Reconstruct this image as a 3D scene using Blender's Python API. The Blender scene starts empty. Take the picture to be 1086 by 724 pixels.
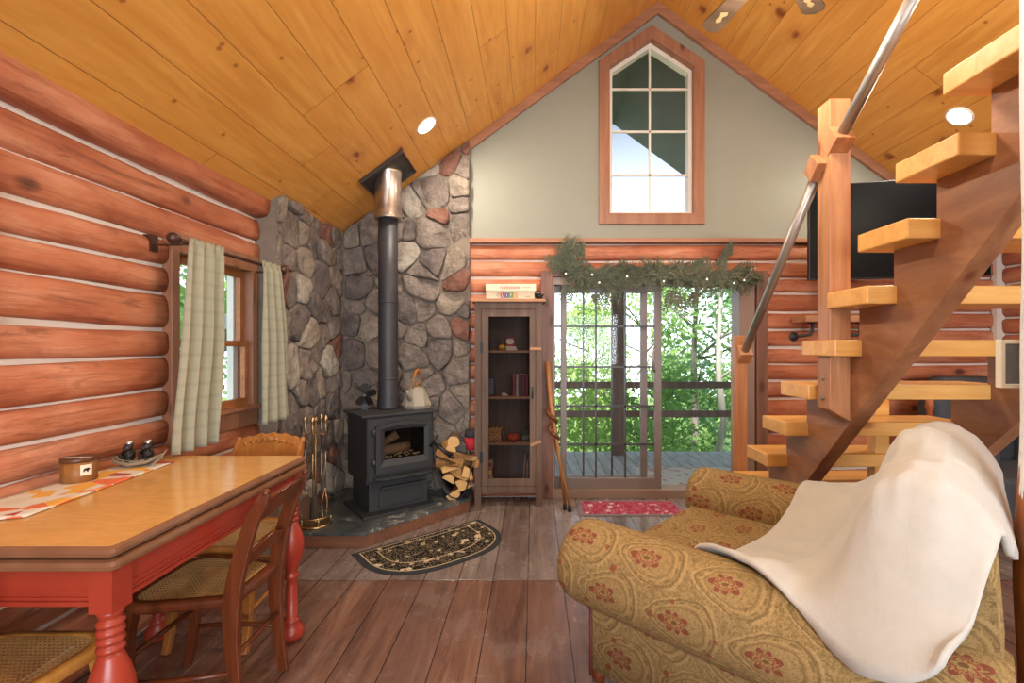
import bpy, bmesh, math, random
import numpy as np
from mathutils import Vector, Matrix, noise as mnoise
PI = math.pi
random.seed(7)
scn = bpy.context.scene
COL = scn.collection
V = Vector
FPX, CX, CY, CAMZ = 500.0, 566.0, 368.0, 1.36

def P(px, py, y):
    return V(((px-CX)/FPX*y, y, CAMZ-(py-CY)/FPX*y))
def lin(h):
    h = h.lstrip('#')
    c = [int(h[i:i+2], 16)/255 for i in (0, 2, 4)]
    return tuple(x/12.92 if x <= .04045 else ((x+.055)/1.055)**2.4 for x in c)+(1.0,)

# ---------------------------------------------------------------- node helpers
class S:
    """a socket with arithmetic"""
    def __init__(s, m, sock): s.m, s.k = m, sock
    def _op(s, op, o=None, c=None):
        return s.m.math(op, s, o, c)
    def __add__(s, o): return s._op('ADD', o)
    __radd__ = __add__
    def __sub__(s, o): return s._op('SUBTRACT', o)
    def __rsub__(s, o): return s.m.math('SUBTRACT', o, s)
    def __mul__(s, o): return s._op('MULTIPLY', o)
    __rmul__ = __mul__
    def __truediv__(s, o): return s._op('DIVIDE', o)
    def floor(s): return s._op('FLOOR')
    def fract(s): return s._op('FRACT')
    def abs(s): return s._op('ABSOLUTE')
    def gt(s, o): return s._op('GREATER_THAN', o)
    def lt(s, o): return s._op('LESS_THAN', o)
    def max(s, o): return s._op('MAXIMUM', o)
    def min(s, o): return s._op('MINIMUM', o)
    def sin(s): return s._op('SINE')
    def cos(s): return s._op('COSINE')
    def pow(s, o): return s._op('POWER', o)
    def sqrt(s): return s._op('SQRT')
    def mod(s, o): return s._op('FLOORED_MODULO', o)

class M:
    def __init__(s, name, rough=.6, metal=0.0, spec=.5):
        s.mat = bpy.data.materials.new(name); s.mat.use_nodes = True
        s.t = s.mat.node_tree; s.b = s.t.nodes['Principled BSDF']
        s.b.inputs['Roughness'].default_value = rough
        s.b.inputs['Metallic'].default_value = metal
        s.b.inputs['Specular IOR Level'].default_value = spec
    def n(s, typ): return s.t.nodes.new(typ)
    def link(s, a, inp):
        if isinstance(a, S): s.t.links.new(a.k, inp)
        elif a is not None:
            if isinstance(a, (tuple, list)) and len(a) == 3 and inp.type == 'RGBA': a = tuple(a)+(1,)
            inp.default_value = a
    def math(s, op, a, b=None, c=None):
        n = s.n('ShaderNodeMath'); n.operation = op
        for i, x in enumerate((a, b, c)):
            if x is not None: s.link(x, n.inputs[i])
        return S(s, n.outputs[0])
    def coord(s, which='Object'): return S(s, s.n('ShaderNodeTexCoord').outputs[which])
    def xyz(s, v):
        n = s.n('ShaderNodeSeparateXYZ'); s.link(v, n.inputs[0]); return [S(s, o) for o in n.outputs]
    def vec(s, x, y, z=0.0):
        n = s.n('ShaderNodeCombineXYZ')
        for i, q in enumerate((x, y, z)): s.link(q, n.inputs[i])
        return S(s, n.outputs[0])
    def mapv(s, v, scale=(1, 1, 1), loc=(0, 0, 0), rot=(0, 0, 0)):
        n = s.n('ShaderNodeMapping'); s.link(v, n.inputs[0])
        n.inputs['Scale'].default_value = scale; n.inputs['Location'].default_value = loc; n.inputs['Rotation'].default_value = rot
        return S(s, n.outputs[0])
    def noise(s, v, scale=5, detail=3, rough=.5, dist=0.0):
        n = s.n('ShaderNodeTexNoise'); s.link(v, n.inputs['Vector'])
        for k, q in (('Scale', scale), ('Detail', detail), ('Roughness', rough), ('Distortion', dist)): n.inputs[k].default_value = q
        return S(s, n.outputs['Fac'])
    def voro(s, v, scale=5, feat='F1', out='Distance', rnd=1.0, dim='3D'):
        n = s.n('ShaderNodeTexVoronoi'); n.voronoi_dimensions = dim; n.feature = feat; s.link(v, n.inputs['Vector'])
        n.inputs['Scale'].default_value = scale; n.inputs['Randomness'].default_value = rnd
        return S(s, n.outputs[out])
    def white(s, v, dim='3D'):
        n = s.n('ShaderNodeTexWhiteNoise'); n.noise_dimensions = dim
        s.link(v, n.inputs['W' if dim == '1D' else 'Vector']); return S(s, n.outputs['Value'])
    def ramp(s, f, stops, interp='LINEAR'):
        n = s.n('ShaderNodeValToRGB'); s.link(f, n.inputs[0]); e = n.color_ramp.elements; n.color_ramp.interpolation = interp
        while len(e) < len(stops): e.new(.5)
        for i, (p, c) in enumerate(stops):
            e[i].position = p; e[i].color = lin(c) if isinstance(c, str) else c
        return S(s, n.outputs[0])
    def mix(s, f, a, b, mode='MIX'):
        n = s.n('ShaderNodeMix'); n.data_type = 'RGBA'; n.blend_type = mode
        s.link(f, n.inputs[0])
        for q, i in ((a, 6), (b, 7)): s.link(lin(q) if isinstance(q, str) else q, n.inputs[i])
        return S(s, n.outputs[2])
    def remap(s, v, a, b, c=0.0, d=1.0):
        n = s.n('ShaderNodeMapRange'); s.link(v, n.inputs[0])
        for i, q in enumerate((a, b, c, d)): n.inputs[i+1].default_value = q
        return S(s, n.outputs[0])
    def bump(s, h, strength=.3, dist=.01):
        n = s.n('ShaderNodeBump'); s.link(h, n.inputs['Height']); n.inputs['Strength'].default_value = strength; n.inputs['Distance'].default_value = dist
        s.t.links.new(n.outputs[0], s.b.inputs['Normal'])
    def col(s, c): s.link(lin(c) if isinstance(c, str) else c, s.b.inputs['Base Color']); return s
    def rough(s, r): s.link(r, s.b.inputs['Roughness'])

def plain(name, c, rough=.6, metal=0.0, var=.12, scale=8, spec=.5):
    m = M(name, rough, metal, spec)
    v = m.coord(); f = m.noise(v, scale, 4)
    cc = lin(c)
    m.col(m.mix(f, tuple(x*(1-var) for x in cc[:3])+(1,), tuple(min(1, x*(1+var)) for x in cc[:3])+(1,)))
    return m.mat
def wood(name, light, dark, axis=0, rough=.45, fine=14, stretch=.08, knots=True, knotc='#4a2a18', spec=.4):
    m = M(name, rough, 0, spec)
    v = m.coord(); sc = [1, 1, 1]; sc[axis] = stretch
    vs = m.mapv(v, tuple(sc))
    f = m.noise(vs, fine, 5, .6, .6); g = m.noise(vs, fine*6, 3, .6)
    c = m.ramp(f, [(.3, dark), (.7, light)])
    c = m.mix(m.remap(g, .35, .65)*.35, c, dark)
    if knots:
        sk = [1, 1, 1]; sk[axis] = .45
        d = m.voro(m.mapv(v, tuple(sk)), 4.0)
        c = m.mix(m.remap(d, .11, .22, .4, 0), c, dark); c = m.mix(m.remap(d, .06, .12, .85, 0), c, knotc)
    m.col(c); m.bump(f*.6+g*.4, .15, .004)
    return m.mat
def emit(name, c, strength):
    m = M(name); m.b.inputs['Base Color'].default_value = lin(c)
    m.b.inputs['Emission Color'].default_value = lin(c); m.b.inputs['Emission Strength'].default_value = strength
    return m.mat

# ---------------------------------------------------------------- mesh builder
class MB:
    def __init__(s): s.v, s.f, s.mi, s.uv, s.sm = [], [], [], [], []
    def add(s, verts, faces, mi=0, M4=None, uvs=None, smooth=False):
        o = len(s.v)
        s.v += [tuple(M4 @ V(q)) if M4 else tuple(q) for q in verts]
        for i, f in enumerate(faces):
            s.f.append(tuple(o+k for k in f)); s.mi.append(mi); s.sm.append(smooth)
            s.uv.append([uvs[k] for k in f] if uvs else None)
        return s
    def box(s, x0, x1, y0, y1, z0, z1, mi=0, M4=None):
        vs = [(x, y, z) for z in (z0, z1) for y in (y0, y1) for x in (x0, x1)]
        return s.add(vs, [(0, 2, 3, 1), (4, 5, 7, 6), (0, 1, 5, 4), (2, 6, 7, 3), (0, 4, 6, 2), (1, 3, 7, 5)], mi, M4)
    def loft(s, rings, caps=True, mi=0, M4=None, smooth=True, closed=True, uvscale=None, loop=False):
        n = len(rings[0]); vs = [q for r in rings for q in r]; fs = []
        uvs = None
        m = len(rings)
        if uvscale is not None:
            cu = [0.0]
            for k in range(n): cu.append(cu[-1]+(V(rings[m//2][(k+1) % n])-V(rings[m//2][k])).length)
            cv = [0.0]
            for i in range(m-1):
                cv.append(cv[-1]+sum((V(rings[i+1][k])-V(rings[i][k])).length for k in range(0, n, max(1, n//4)))/len(range(0, n, max(1, n//4))))
        fuv = []
        for i in range(m if loop else m-1):
            a, b = i*n, ((i+1) % m)*n
            for k in range(n if closed else n-1):
                k2 = (k+1) % n
                fs.append((a+k, a+k2, b+k2, b+k))
                if uvscale is not None:
                    fuv.append([(cu[k]*uvscale, cv[i]*uvscale), (cu[k+1]*uvscale, cv[i]*uvscale), (cu[k+1]*uvscale, cv[i+1]*uvscale), (cu[k]*uvscale, cv[i+1]*uvscale)])
        nb = len(s.f)
        s.add(vs, fs, mi, M4, None, smooth)
        if uvscale is not None:
            for j, q in enumerate(fuv): s.uv[nb+j] = q
        if caps and not loop:
            s.add(rings[0], [tuple(range(n))[::-1]], mi, M4, None, False)
            s.add(rings[-1], [tuple(range(n))], mi, M4, None, False)
            if uvscale is not None:
                for j, R in ((-2, rings[0]), (-1, rings[-1])):
                    R = [V(q) for q in R]; c = sum(R, V((0, 0, 0)))/n; nn = V((0, 0, 0))
                    for k in range(n): nn += (R[k]-c).cross(R[(k+1) % n]-c)
                    nn.normalize(); t = V((0, 0, 1)).cross(nn); t = t.normalized() if t.length > .3 else V((.731, -.682, 0)); w = nn.cross(t)
                    s.uv[j] = [((q-c).dot(t)*uvscale, (q-c).dot(w)*uvscale) for q in (R[::-1] if j == -2 else R)]
        return s
    def tube(s, path, r, n=10, mi=0, M4=None, sec=None, caps=True, smooth=True, up=None, loop=False):
        path = [V(q) for q in path]; m = len(path)
        rs = r if isinstance(r, (list, tuple)) else [r]*m
        rings = []; prev = None
        for i in range(m):
            if loop: t = (path[(i+1) % m]-path[i-1]).normalized()
            else: t = (path[min(i+1, m-1)]-path[max(i-1, 0)]).normalized()
            if prev is None:
                u = V(up) if up else (V((0, 0, 1)) if abs(t.z) < .9 else V((1, 0, 0)))
            else: u = prev
            u = (u-t*u.dot(t)).normalized(); prev = u; w = t.cross(u)
            if sec: rings.append([path[i]+u*(a*rs[i])+w*(b*rs[i]) for a, b in sec])
            else: rings.append([path[i]+(u*math.cos(2*PI*k/n)+w*math.sin(2*PI*k/n))*rs[i] for k in range(n)])
        return s.loft(rings, caps, mi, M4, smooth, loop=loop)
    def lathe(s, prof, n=20, mi=0, M4=None, c=(0, 0, 0), smooth=True):
        rings = [[(c[0]+r*math.cos(2*PI*k/n), c[1]+r*math.sin(2*PI*k/n), c[2]+z) for k in range(n)] for r, z in prof]
        return s.loft(rings, True, mi, M4, smooth)
    def prism(s, pts, h0, h1, M4=None, mi=0):
        n = len(pts)
        return s.loft([[(x, y, h0) for x, y in pts], [(x, y, h1) for x, y in pts]], True, mi, M4, False)
    def frame(s, outer, inner, d0, d1, M4=None, mi=0):
        """ring between two 2D loops of equal count, extruded d0..d1 in local z"""
        n = len(outer); vs = [(x, y, d0) for x, y in outer]+[(x, y, d0) for x, y in inner]+[(x, y, d1) for x, y in outer]+[(x, y, d1) for x, y in inner]
        fs = []
        for k in range(n):
            j = (k+1) % n
            fs += [(k, n+k, n+j, j), (2*n+k, 2*n+j, 3*n+j, 3*n+k), (k, j, 2*n+j, 2*n+k), (n+k, 3*n+k, 3*n+j, n+j)]
        return s.add(vs, fs, mi, M4)
    def sphere(s, c, r, n=12, mi=0, sc=(1, 1, 1), M4=None, jit=0, seed=0):
        rings = []
        m = max(4, n//2+1)
        for i in range(m+1):
            th = PI*min(max(i/m, .02), .98); rings.append([])
            for k in range(n):
                ph = 2*PI*k/n; d = V((math.sin(th)*math.cos(ph), math.sin(th)*math.sin(ph), -math.cos(th)))
                rr = r*(1+jit*mnoise.noise(d*2.3+V((seed, seed*.7, 0)))) if jit else r
                rings[-1].append((c[0]+d.x*rr*sc[0], c[1]+d.y*rr*sc[1], c[2]+d.z*rr*sc[2]))
        return s.loft(rings, True, mi, M4)
    def build(s, name, mats, parent=None, bevel=0, seg=2, world=False, autosmooth=True, solid=0, subd=0):
        me = bpy.data.meshes.new(name); me.from_pydata(s.v, [], s.f)
        mats = mats if isinstance(mats, (list, tuple)) else [mats]
        for q in mats: me.materials.append(q)
        me.polygons.foreach_set('material_index', s.mi); me.polygons.foreach_set('use_smooth', s.sm)
        if any(u is not None for u in s.uv):
            l = me.uv_layers.new(name='UVMap').data; i = 0
            for f, u in zip(s.f, s.uv):
                for k in range(len(f)):
                    if u: l[i].uv = u[k]
                    i += 1
        bm = bmesh.new(); bm.from_mesh(me)
        if not subd: bmesh.ops.remove_doubles(bm, verts=bm.verts, dist=1e-6)
        bmesh.ops.recalc_face_normals(bm, faces=bm.faces)
        if bevel:
            ed = [e for e in bm.edges if len(e.link_faces) == 2 and e.calc_face_angle(0) > .6]
            bmesh.ops.bevel(bm, geom=ed, offset=bevel, segments=seg, affect='EDGES', profile=.5, clamp_overlap=True)
        bm.to_mesh(me); bm.free(); me.update()
        o = bpy.data.objects.new(name, me); COL.objects.link(o)
        if parent is not None:
            o.parent = parent
            if world:
                q = parent; W = Matrix.Identity(4)
                while q is not None: W = q.matrix_basis @ W; q = q.parent
                me.transform(W.inverted())
        if solid:
            md = o.modifiers.new('thick', 'SOLIDIFY'); md.thickness = solid; md.offset = 0
        return o

def tag(o, label, cat, group=None, kind=None):
    o['label'] = label; o['category'] = cat
    if group: o['group'] = group
    if kind: o['kind'] = kind
    return o
def thing(name, label, cat, loc=(0, 0, 0), rz=0.0, group=None):
    o = bpy.data.objects.new(name, None); COL.objects.link(o)
    o.empty_display_size = .1
    o.location = loc; o.rotation_euler = (0, 0, rz)
    o.matrix_basis = Matrix.Translation(loc) @ Matrix.Rotation(rz, 4, 'Z')
    return tag(o, label, cat, group)
def struct(o): o['kind'] = 'structure'; return o
def text(name, body, size, M4, mat, parent, ext=.0005):
    c = bpy.data.curves.new(name, 'FONT'); c.body = body; c.size = size; c.align_x = 'CENTER'; c.align_y = 'CENTER'; c.extrude = ext
    tmp = bpy.data.objects.new(name, c); COL.objects.link(tmp)
    dg = bpy.context.evaluated_depsgraph_get(); me = bpy.data.meshes.new_from_object(tmp.evaluated_get(dg))
    bpy.data.objects.remove(tmp)
    me.transform(M4); me.materials.clear(); me.materials.append(mat)
    o = bpy.data.objects.new(name, me); COL.objects.link(o); o.parent = parent
    return o
def RM(ax, a): return Matrix.Rotation(a, 4, ax)
def T(*a): return Matrix.Translation(V(a))
XZ = Matrix(((1, 0, 0, 0), (0, 0, -1, 0), (0, 1, 0, 0), (0, 0, 0, 1)))   # local (x,y,d) -> (x,-d,y): face looks to -Y
def rrect(x0, x1, y0, y1, r, n=4):
    pts = []
    for cx, cy, a in ((x1-r, y1-r, 0), (x0+r, y1-r, 90), (x0+r, y0+r, 180), (x1-r, y0+r, 270)):
        for i in range(n+1):
            t = math.radians(a+90*i/n); pts.append((cx+r*math.cos(t), cy+r*math.sin(t)))
    return pts

# ---------------------------------------------------------------- materials
def m_logs(name, axis):
    m = M(name, .5, 0, .4); v = m.coord()
    def str_(k): return m.mapv(v, tuple(k if i == axis else 1 for i in range(3)))
    big = m.noise(str_(.3), 6.5, 4, .6); f = m.noise(str_(.07), 34, 5, .7, .4); d2 = m.noise(str_(.12), 10, 5, .72, 1.6)
    st = m.noise(str_(.5), 4.2, 5, .7)
    c = m.ramp(big, [(.28, '#9c5338'), (.5, '#b8714f'), (.72, '#c98d6e')])
    c = m.mix(m.remap(st, .55, .75)*.5, c, '#cfa084'); c = m.mix(m.remap(st, .45, .3)*.55, c, '#84442c')
    c = m.mix(m.remap(f, .5, .7)*.65, c, '#85462e')
    c = m.mix(m.remap(d2, .58, .68)*.6, c, '#6f3c28')
    vs = m.mapv(v, tuple(.6 if i == axis else 1 for i in range(3))); d = m.voro(vs, 3.6)
    dd = d+(d2-.5)*.12
    c = m.mix(m.remap(dd, .12, .26, .5, 0), c, '#96543a'); c = m.mix(m.remap(dd, .07, .13, .9, 0), c, '#4e2c20')
    m.col(c); m.bump(f*.7+d2*.5-m.remap(dd, .03, .16, 1, 0)*.6, .8, .014)
    return m.mat
LOGY, LOGX = m_logs('log_along_y', 1), m_logs('log_along_x', 0)
CHINK = plain('chinking', '#d3c8bd', .9, var=.08)

def m_ceiling():
    m = M('pine_ceiling', .38, 0, .35); v = m.coord(); x, y, z = m.xyz(v)
    k = (x-.0125)/.19; idx = k.floor(); fx = k.fract()
    rnd = m.white(idx, '1D')
    seg = (y/2.2+rnd*7.3); sidx = seg.floor(); sf = seg.fract()
    r2 = m.white(m.vec(idx, sidx, 3.0))
    vv = m.vec(x, y*.08+r2*9.0, r2*5.0)
    g = m.noise(vv, 16, 5, .55, 1.2); g2 = m.noise(vv, 60, 3)
    c = m.ramp(g, [(.3, '#c6863a'), (.55, '#d49848'), (.8, '#e0ac5e')])
    c = m.mix(m.remap(g2, .5, .8)*.25, c, '#a2622a')
    c = m.mix(r2*.4, c, '#d89848')
    kn = m.voro(m.vec(x+r2*3.1+(g-.5)*.12, y*.6+r2*1.7+(g2-.5)*.02, 0.0), 2.7, dim='2D')
    kc = m.voro(m.vec(x+r2*3.1+(g-.5)*.12, y*.6+r2*1.7+(g2-.5)*.02, 0.0), 2.7, dim='2D', out='Color')
    mask = m.remap(kn, .085, .05, 0, 1)
    core = m.remap(kn, .05, .02, 0, 1)
    on = m.white(kc).gt(.45); c = m.mix(m.remap(kn, .22, .07, 0, .4)*on, c, '#b06a30')
    c = m.mix(mask*.75*on, c, '#8e4c26'); c = m.mix(core*.7*on, c, '#6a3018')
    kn2 = m.voro(m.vec(x*1.0+4.2+r2, y*.8+r2*2.1, 0.0), 5.0, dim='2D')
    c = m.mix(m.remap(kn2, .06, .03, 0, .65)*m.white(m.voro(m.vec(x*1.0+4.2+r2, y*.8+r2*2.1, 0.0), 5.0, dim='2D', out='Color')).gt(.62), c, '#7a3c1c')
    edge = (fx-.5).abs()
    gr = m.remap(edge, .486, .497)
    jo = m.remap((sf-.5).abs(), .4985, .4995)
    gm = gr.max(jo)
    c = m.mix(gm*.6, c, '#6e4018')
    m.col(c); m.bump(gm*-1.0+g*.05, .5, .006)
    return m.mat
CEIL = m_ceiling()

def m_floor():
    m = M('plank_floor', .3, 0, .85); v = m.coord(); x, y, z = m.xyz(v)
    k = (x+.0336)/.203; idx = k.floor(); fx = k.fract()
    far = y.gt(2.75)
    r = m.white(m.vec(idx, far, 1.0))
    vv = m.vec(x+r*3.0, y*.1+r*8.0, r*2.0)
    g = m.noise(vv, 11, 6, .62, .8); g2 = m.noise(vv, 70, 3); w = m.noise(v, 2.2, 5, .65)
    a = m.ramp(g, [(.25, '#5a4f4b'), (.5, '#80726c'), (.75, '#9d928c')])
    b = m.ramp(g, [(.25, '#4e3730'), (.5, '#735142'), (.75, '#916d5a')])
    c = m.mix(far, b, a)
    c = m.mix(r*.5, c, '#5a4843'); c = m.mix(m.remap(m.noise(m.vec(x, y*.22, 4.0), 7, 5, .7), .55, .72)*.5, c, '#3c2822')
    c = m.mix(m.remap(w, .48, .72)*.45, c, '#8d807e')
    c = m.mix(m.remap(g2, .55, .75)*.3, c, '#3e241c')
    # pale worn flecks and scratches
    sp = m.noise(m.vec(x, y*.35, 0.0), 30, 5, .75)
    c = m.mix(m.remap(sp, .64, .82)*.5, c, '#b8aaa2')
    # seams
    ed = m.remap((fx-.5).abs(), .482, .492)
    seam = m.remap((y-2.75+m.noise(v, 9, 2)*.03-.015).abs(), .006, .003, 0, 1)
    gm = ed.max(seam)
    sl = m.white(m.vec(idx+.5, 4.0, 2.0))
    light = (k+.5).floor(); ls = m.white(light, '1D').gt(.6)
    c = m.mix(ed*.85, c, m.mix(ls*(1-far), '#1c100c', '#8f8078'))
    c = m.mix(seam*.6, c, '#3a241e')
    m.col(c); m.bump(gm*-1.0+g*.2+sp*.2, .4, .006)
    m.rough(m.remap(w+g*.4, .4, .95, .14, .34))
    return m.mat
FLOOR = m_floor()

def m_stone(name, base, hi, lo):
    m = M(name, .85, 0, .25); v = m.coord()
    f = m.noise(v, 7, 6, .65, .4); g = m.noise(v, 38, 5, .7); vv = m.voro(v, 14)
    c = m.ramp(f, [(.28, lo), (.5, base), (.75, hi)])
    c = m.mix(m.remap(g, .5, .72)*.55, c, lo); h2 = m.noise(v, 16, 5, .7); c = m.mix(m.remap(h2, .56, .7)*.5, c, hi)
    m.col(c); m.bump(f*.9+g*.45+vv*.3, 1.0, .05); return m.mat
STONES = [m_stone('stone_grey', '#877b72', '#a3968a', '#5f554e'), m_stone('stone_dark', '#746a65', '#8c817b', '#504845'),
          m_stone('stone_tan', '#988b7c', '#b3a796', '#72675c'), m_stone('stone_pale', '#a9a093', '#c0b8ab', '#857c70'),
          m_stone('stone_red', '#845c4e', '#9a7264', '#5f4038')]
MORTAR = plain('mortar', '#7f7266', .95, var=.2, scale=20)
SAGE = plain('sage_drywall', '#858578', .55, var=.03)
TRIMW = wood('trim_wood', '#ab7a5c', '#8a5c42', 0, .45, knots=True)
TRIMV = wood('trim_wood_vertical', '#a5755a', '#80553f', 2, .45)
DKTRIM = wood('door_casing', '#8a6250', '#6a473a', 2, .5)
HONEY = wood('stair_tread_pine', '#e2b068', '#cc9048', 0, .35, knots=True, knotc='#9a5a28')
STRING = wood('stringer_fir', '#ad7c58', '#80543a', 1, .4, fine=7, stretch=.35, knotc='#6a3620')
POSTW = wood('post_fir', '#c39066', '#945f3e', 2, .4, knotc='#5f321c')
STEEL = M('galvanised_pipe', .38, .75).col('#a3a09c').mat
CHROME = M('stainless_pipe', .28, .9)
_v = CHROME.coord(); CHROME.col(CHROME.ramp(CHROME.noise(_v, 9, 3), [(.3, '#8f8178'), (.7, '#c9bdb2')])); CHROME = CHROME.mat
IRON = plain('stove_black', '#2f3033', .55, .1, spec=.4)
IRON2 = plain('stove_pipe_black', '#35353a', .5, .2)
SOOT = plain('firebox_soot', '#1c1a19', .9)
BLACK = plain('black_plastic', '#101012', .45)
BRASS = M('polished_brass', .34, 1.0).col('#b89c70').mat
GOLDH = M('antique_metal', .4, .8).col('#8f8578').mat
def m_slate():
    m = M('hearth_slate', .28, 0, .5); v = m.coord()
    f = m.noise(v, 5, 6, .65, .8); d = m.noise(v, 4.0, 6, .6, 1.2)
    c = m.ramp(f, [(.3, '#2d3133'), (.6, '#4c5253'), (.8, '#6b6f6e')])
    vein = m.remap((d-.5).abs(), .012, .002, 0, 1)*m.noise(v, 3, 2).gt(.53)
    m.col(m.mix(vein*.8, c, '#cfc8bc')); m.bump(f, .3, .01); return m.mat
SLATE = m_slate()
HEARTHW = wood('hearth_board', '#7f5640', '#5c3c2c', 0, .45)
RED = M('red_paint', .35); _v = RED.coord(); RED.col(RED.mix(RED.remap(RED.noise(_v, 40, 4, .7), .6, .72)*.4, RED.mix(RED.noise(_v, 4, 3), '#8a2a1c', '#a63e2a'), '#6a1e18')); RED = RED.mat
def m_tabletop():
    m = M('enamel_table_top', .16, 0, .5); v = m.coord(); x, y, z = m.xyz(v)
    n1 = m.noise(m.vec(x*2.2, y*9.0, 0.0), 2.2, 4, .55, 1.0)
    wv = ((n1*26.0).sin()*.5+.5)
    g = m.noise(m.vec(x*3.0, y*30, 0.0), 4, 4)
    c = m.mix(wv*.22+g*.15, '#cf9f5c', '#a87636'); m.col(c); return m.mat
TABLETOP = m_tabletop()
TEDGE = M('brown_enamel_edge', .2); _v = TEDGE.coord(); TEDGE.col(TEDGE.mix(TEDGE.noise(_v, 12, 4), '#6e4832', '#8a6248')); TEDGE = TEDGE.mat
MAHOG = wood('dark_chair_wood', '#743a1e', '#4a2210', 2, .3, knots=False)
OAK = wood('oak_chair_wood', '#b87a3c', '#8f5624', 2, .32, knots=False)
OAKL = wood('light_oak_chair_wood', '#c99148', '#a86f2e', 2, .32, knots=False)
def m_cane():
    m = M('woven_cane', .5); v = m.coord(); x, y, z = m.xyz(v)
    s = .0135
    a = (x/s).fract()-.5; b = (y/s).fract()-.5
    r = (a*a+b*b).sqrt()
    hole = r.lt(.27)
    st = m.noise(m.vec(x*40, y*40, 0.0), 6, 2)
    lines = ((x/s*2).fract()-.5).abs().min(((y/s*2).fract()-.5).abs())
    m.col(m.mix(st, m.mix(lines*1.6, '#a8844e', '#dcbc88'), '#c8a268'))
    t = m.n('ShaderNodeBsdfTransparent'); mx = m.n('ShaderNodeMixShader')
    m.link(hole, mx.inputs[0]); m.t.links.new(m.b.outputs[0], mx.inputs[1]); m.t.links.new(t.outputs[0], mx.inputs[2])
    m.t.links.new(mx.outputs[0], m.t.nodes['Material Output'].inputs[0]); m.bump(r, .4, .002)
    return m.mat
CANE = m_cane()
def m_curtain():
    m = M('sage_plaid_cotton', .9, 0, .1); v = m.coord('UV'); u, w, _ = m.xyz(v)
    a = ((u*14.0).fract()-.5).abs(); b = ((w*14.0).fract()-.5).abs()
    ln = a.gt(.36)*.5+b.gt(.36)*.5
    th = m.noise(m.vec(u*300, w*300, 0.0), 1, 2)
    c = m.mix(ln*.7, '#b6b29a', '#989a84'); c = m.mix(th*.25, c, '#c6c2ae'); m.col(c)
    tr = m.n('ShaderNodeBsdfTranslucent'); m.link(c, tr.inputs[0]); mx = m.n('ShaderNodeMixShader'); mx.inputs[0].default_value = .35
    m.t.links.new(m.b.outputs[0], mx.inputs[1]); m.t.links.new(tr.outputs[0], mx.inputs[2]); m.t.links.new(mx.outputs[0], m.t.nodes['Material Output'].inputs[0])
    return m.mat
CURT = m_curtain()
def m_glass(name='window_glass', tint=(1, 1, 1), refl=.004):
    m = M(name); t = m.n('ShaderNodeBsdfTransparent'); t.inputs[0].default_value = tuple(tint)+(1,)
    g = m.n('ShaderNodeBsdfGlossy'); g.inputs['Roughness'].default_value = .02
    lw = m.n('ShaderNodeLayerWeight'); lw.inputs[0].default_value = .25
    mx = m.n('ShaderNodeMixShader'); f = m.math('MULTIPLY_ADD', S(m, lw.outputs['Facing']), .2, refl)
    m.link(f, mx.inputs[0]); m.t.links.new(t.outputs[0], mx.inputs[1]); m.t.links.new(g.outputs[0], mx.inputs[2])
    m.t.links.new(mx.outputs[0], m.t.nodes['Material Output'].inputs[0]); return m.mat
GLASS = m_glass()
STGLASS = m_glass('stove_glass', (.8, .76, .72), .02)
def m_paisley():
    m = M('paisley_upholstery', .85, 0, .15); uv = m.mapv(m.coord('UV'), (1.25, 1.25, 1)); u0, v0, _ = m.xyz(uv)
    nz = m.noise(uv, 9, 2); nz2 = m.noise(m.vec(u0+5.3, v0+2.1, 0.0), 9, 2)
    u = u0+(nz-.5)*.03; v = v0+(nz2-.5)*.03
    W, H = .21, .34
    cu = u/W; ci = cu.floor(); fv = v/H+ci.mod(2.0)*.5; vi = fv.floor()
    lx = (cu.fract()-.5)*W; ly = (fv.fract()-.5)*H
    taper = 1.0+(ly/H)*1.1
    ex = lx/(.105*taper); ey = ly/.155
    d = (ex*ex+ey*ey).sqrt()
    ang = m.math('ARCTAN2', lx, ly+.02)
    fd = (lx*lx*1.5+(ly+.02)*(ly+.02)*.55).sqrt()
    pet = .05*(.55+.45*(ang*3.5).sin().abs())
    fine = m.noise(uv, 27, 4, .55, 1.6); sc = ((fine*8.0).fract()-.5).abs()+m.noise(uv, 75, 2).lt(.44)*.3
    sw = m.voro(m.mapv(uv, (1, 1, 1)), 22, 'SMOOTH_F1'); swl = ((sw*4.5).fract()-.5).abs()
    base = m.mix(m.noise(uv, 14, 3), '#8c744c', '#a1855a')
    c = m.mix(sc.lt(.2)*.7, base, '#67532f')
    c = m.mix(swl.lt(.16)*.6, c, '#75603a')
    inside = d.lt(.93)
    c = m.mix(inside*.35, c, m.mix(sc.lt(.1)*.4, '#9c8054', '#76603a'))
    for r0, w0, cc in ((1.0, .035, '#b09264'), (.91, .03, '#54432a'), (.76, .035, '#a88a5a'), (.66, .03, '#6a5432')):
        c = m.mix((d-r0).abs().lt(w0)*.55, c, cc)
    dots = ((ang*14.0).sin()).gt(.2)*(d-.82).abs().lt(.035)
    c = m.mix(dots*.6, c, '#5f4e2e')
    c = m.mix(sc.lt(.09)*.5, c, '#55452c'); c = m.mix((fd-pet).abs().lt(.004)*.85, c, '#6e2424')
    c = m.mix((fd-pet*.55).abs().lt(.0035)*.9, c, '#83322c')
    c = m.mix(((fd-pet*.8).abs().lt(.006)*(ang*3.5).sin().abs().gt(.75))*.85, c, '#6e2422'); c = m.mix(fd.lt(.010)*.9, c, '#5e3a24')
    sp = m.voro(uv, 9.5); sm_ = m.noise(uv, 55, 2)
    c = m.mix((sp+sm_*.2).lt(.24)*.8, c, '#7a2e2a')
    weave = m.noise(m.vec(u0*4, v0*4, 0.0), 120, 2)
    c = m.mix(weave*.3, c, '#7a6238')
    m.col(c); m.bump(weave, .25, .003); return m.mat
PAIS = m_paisley()
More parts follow.
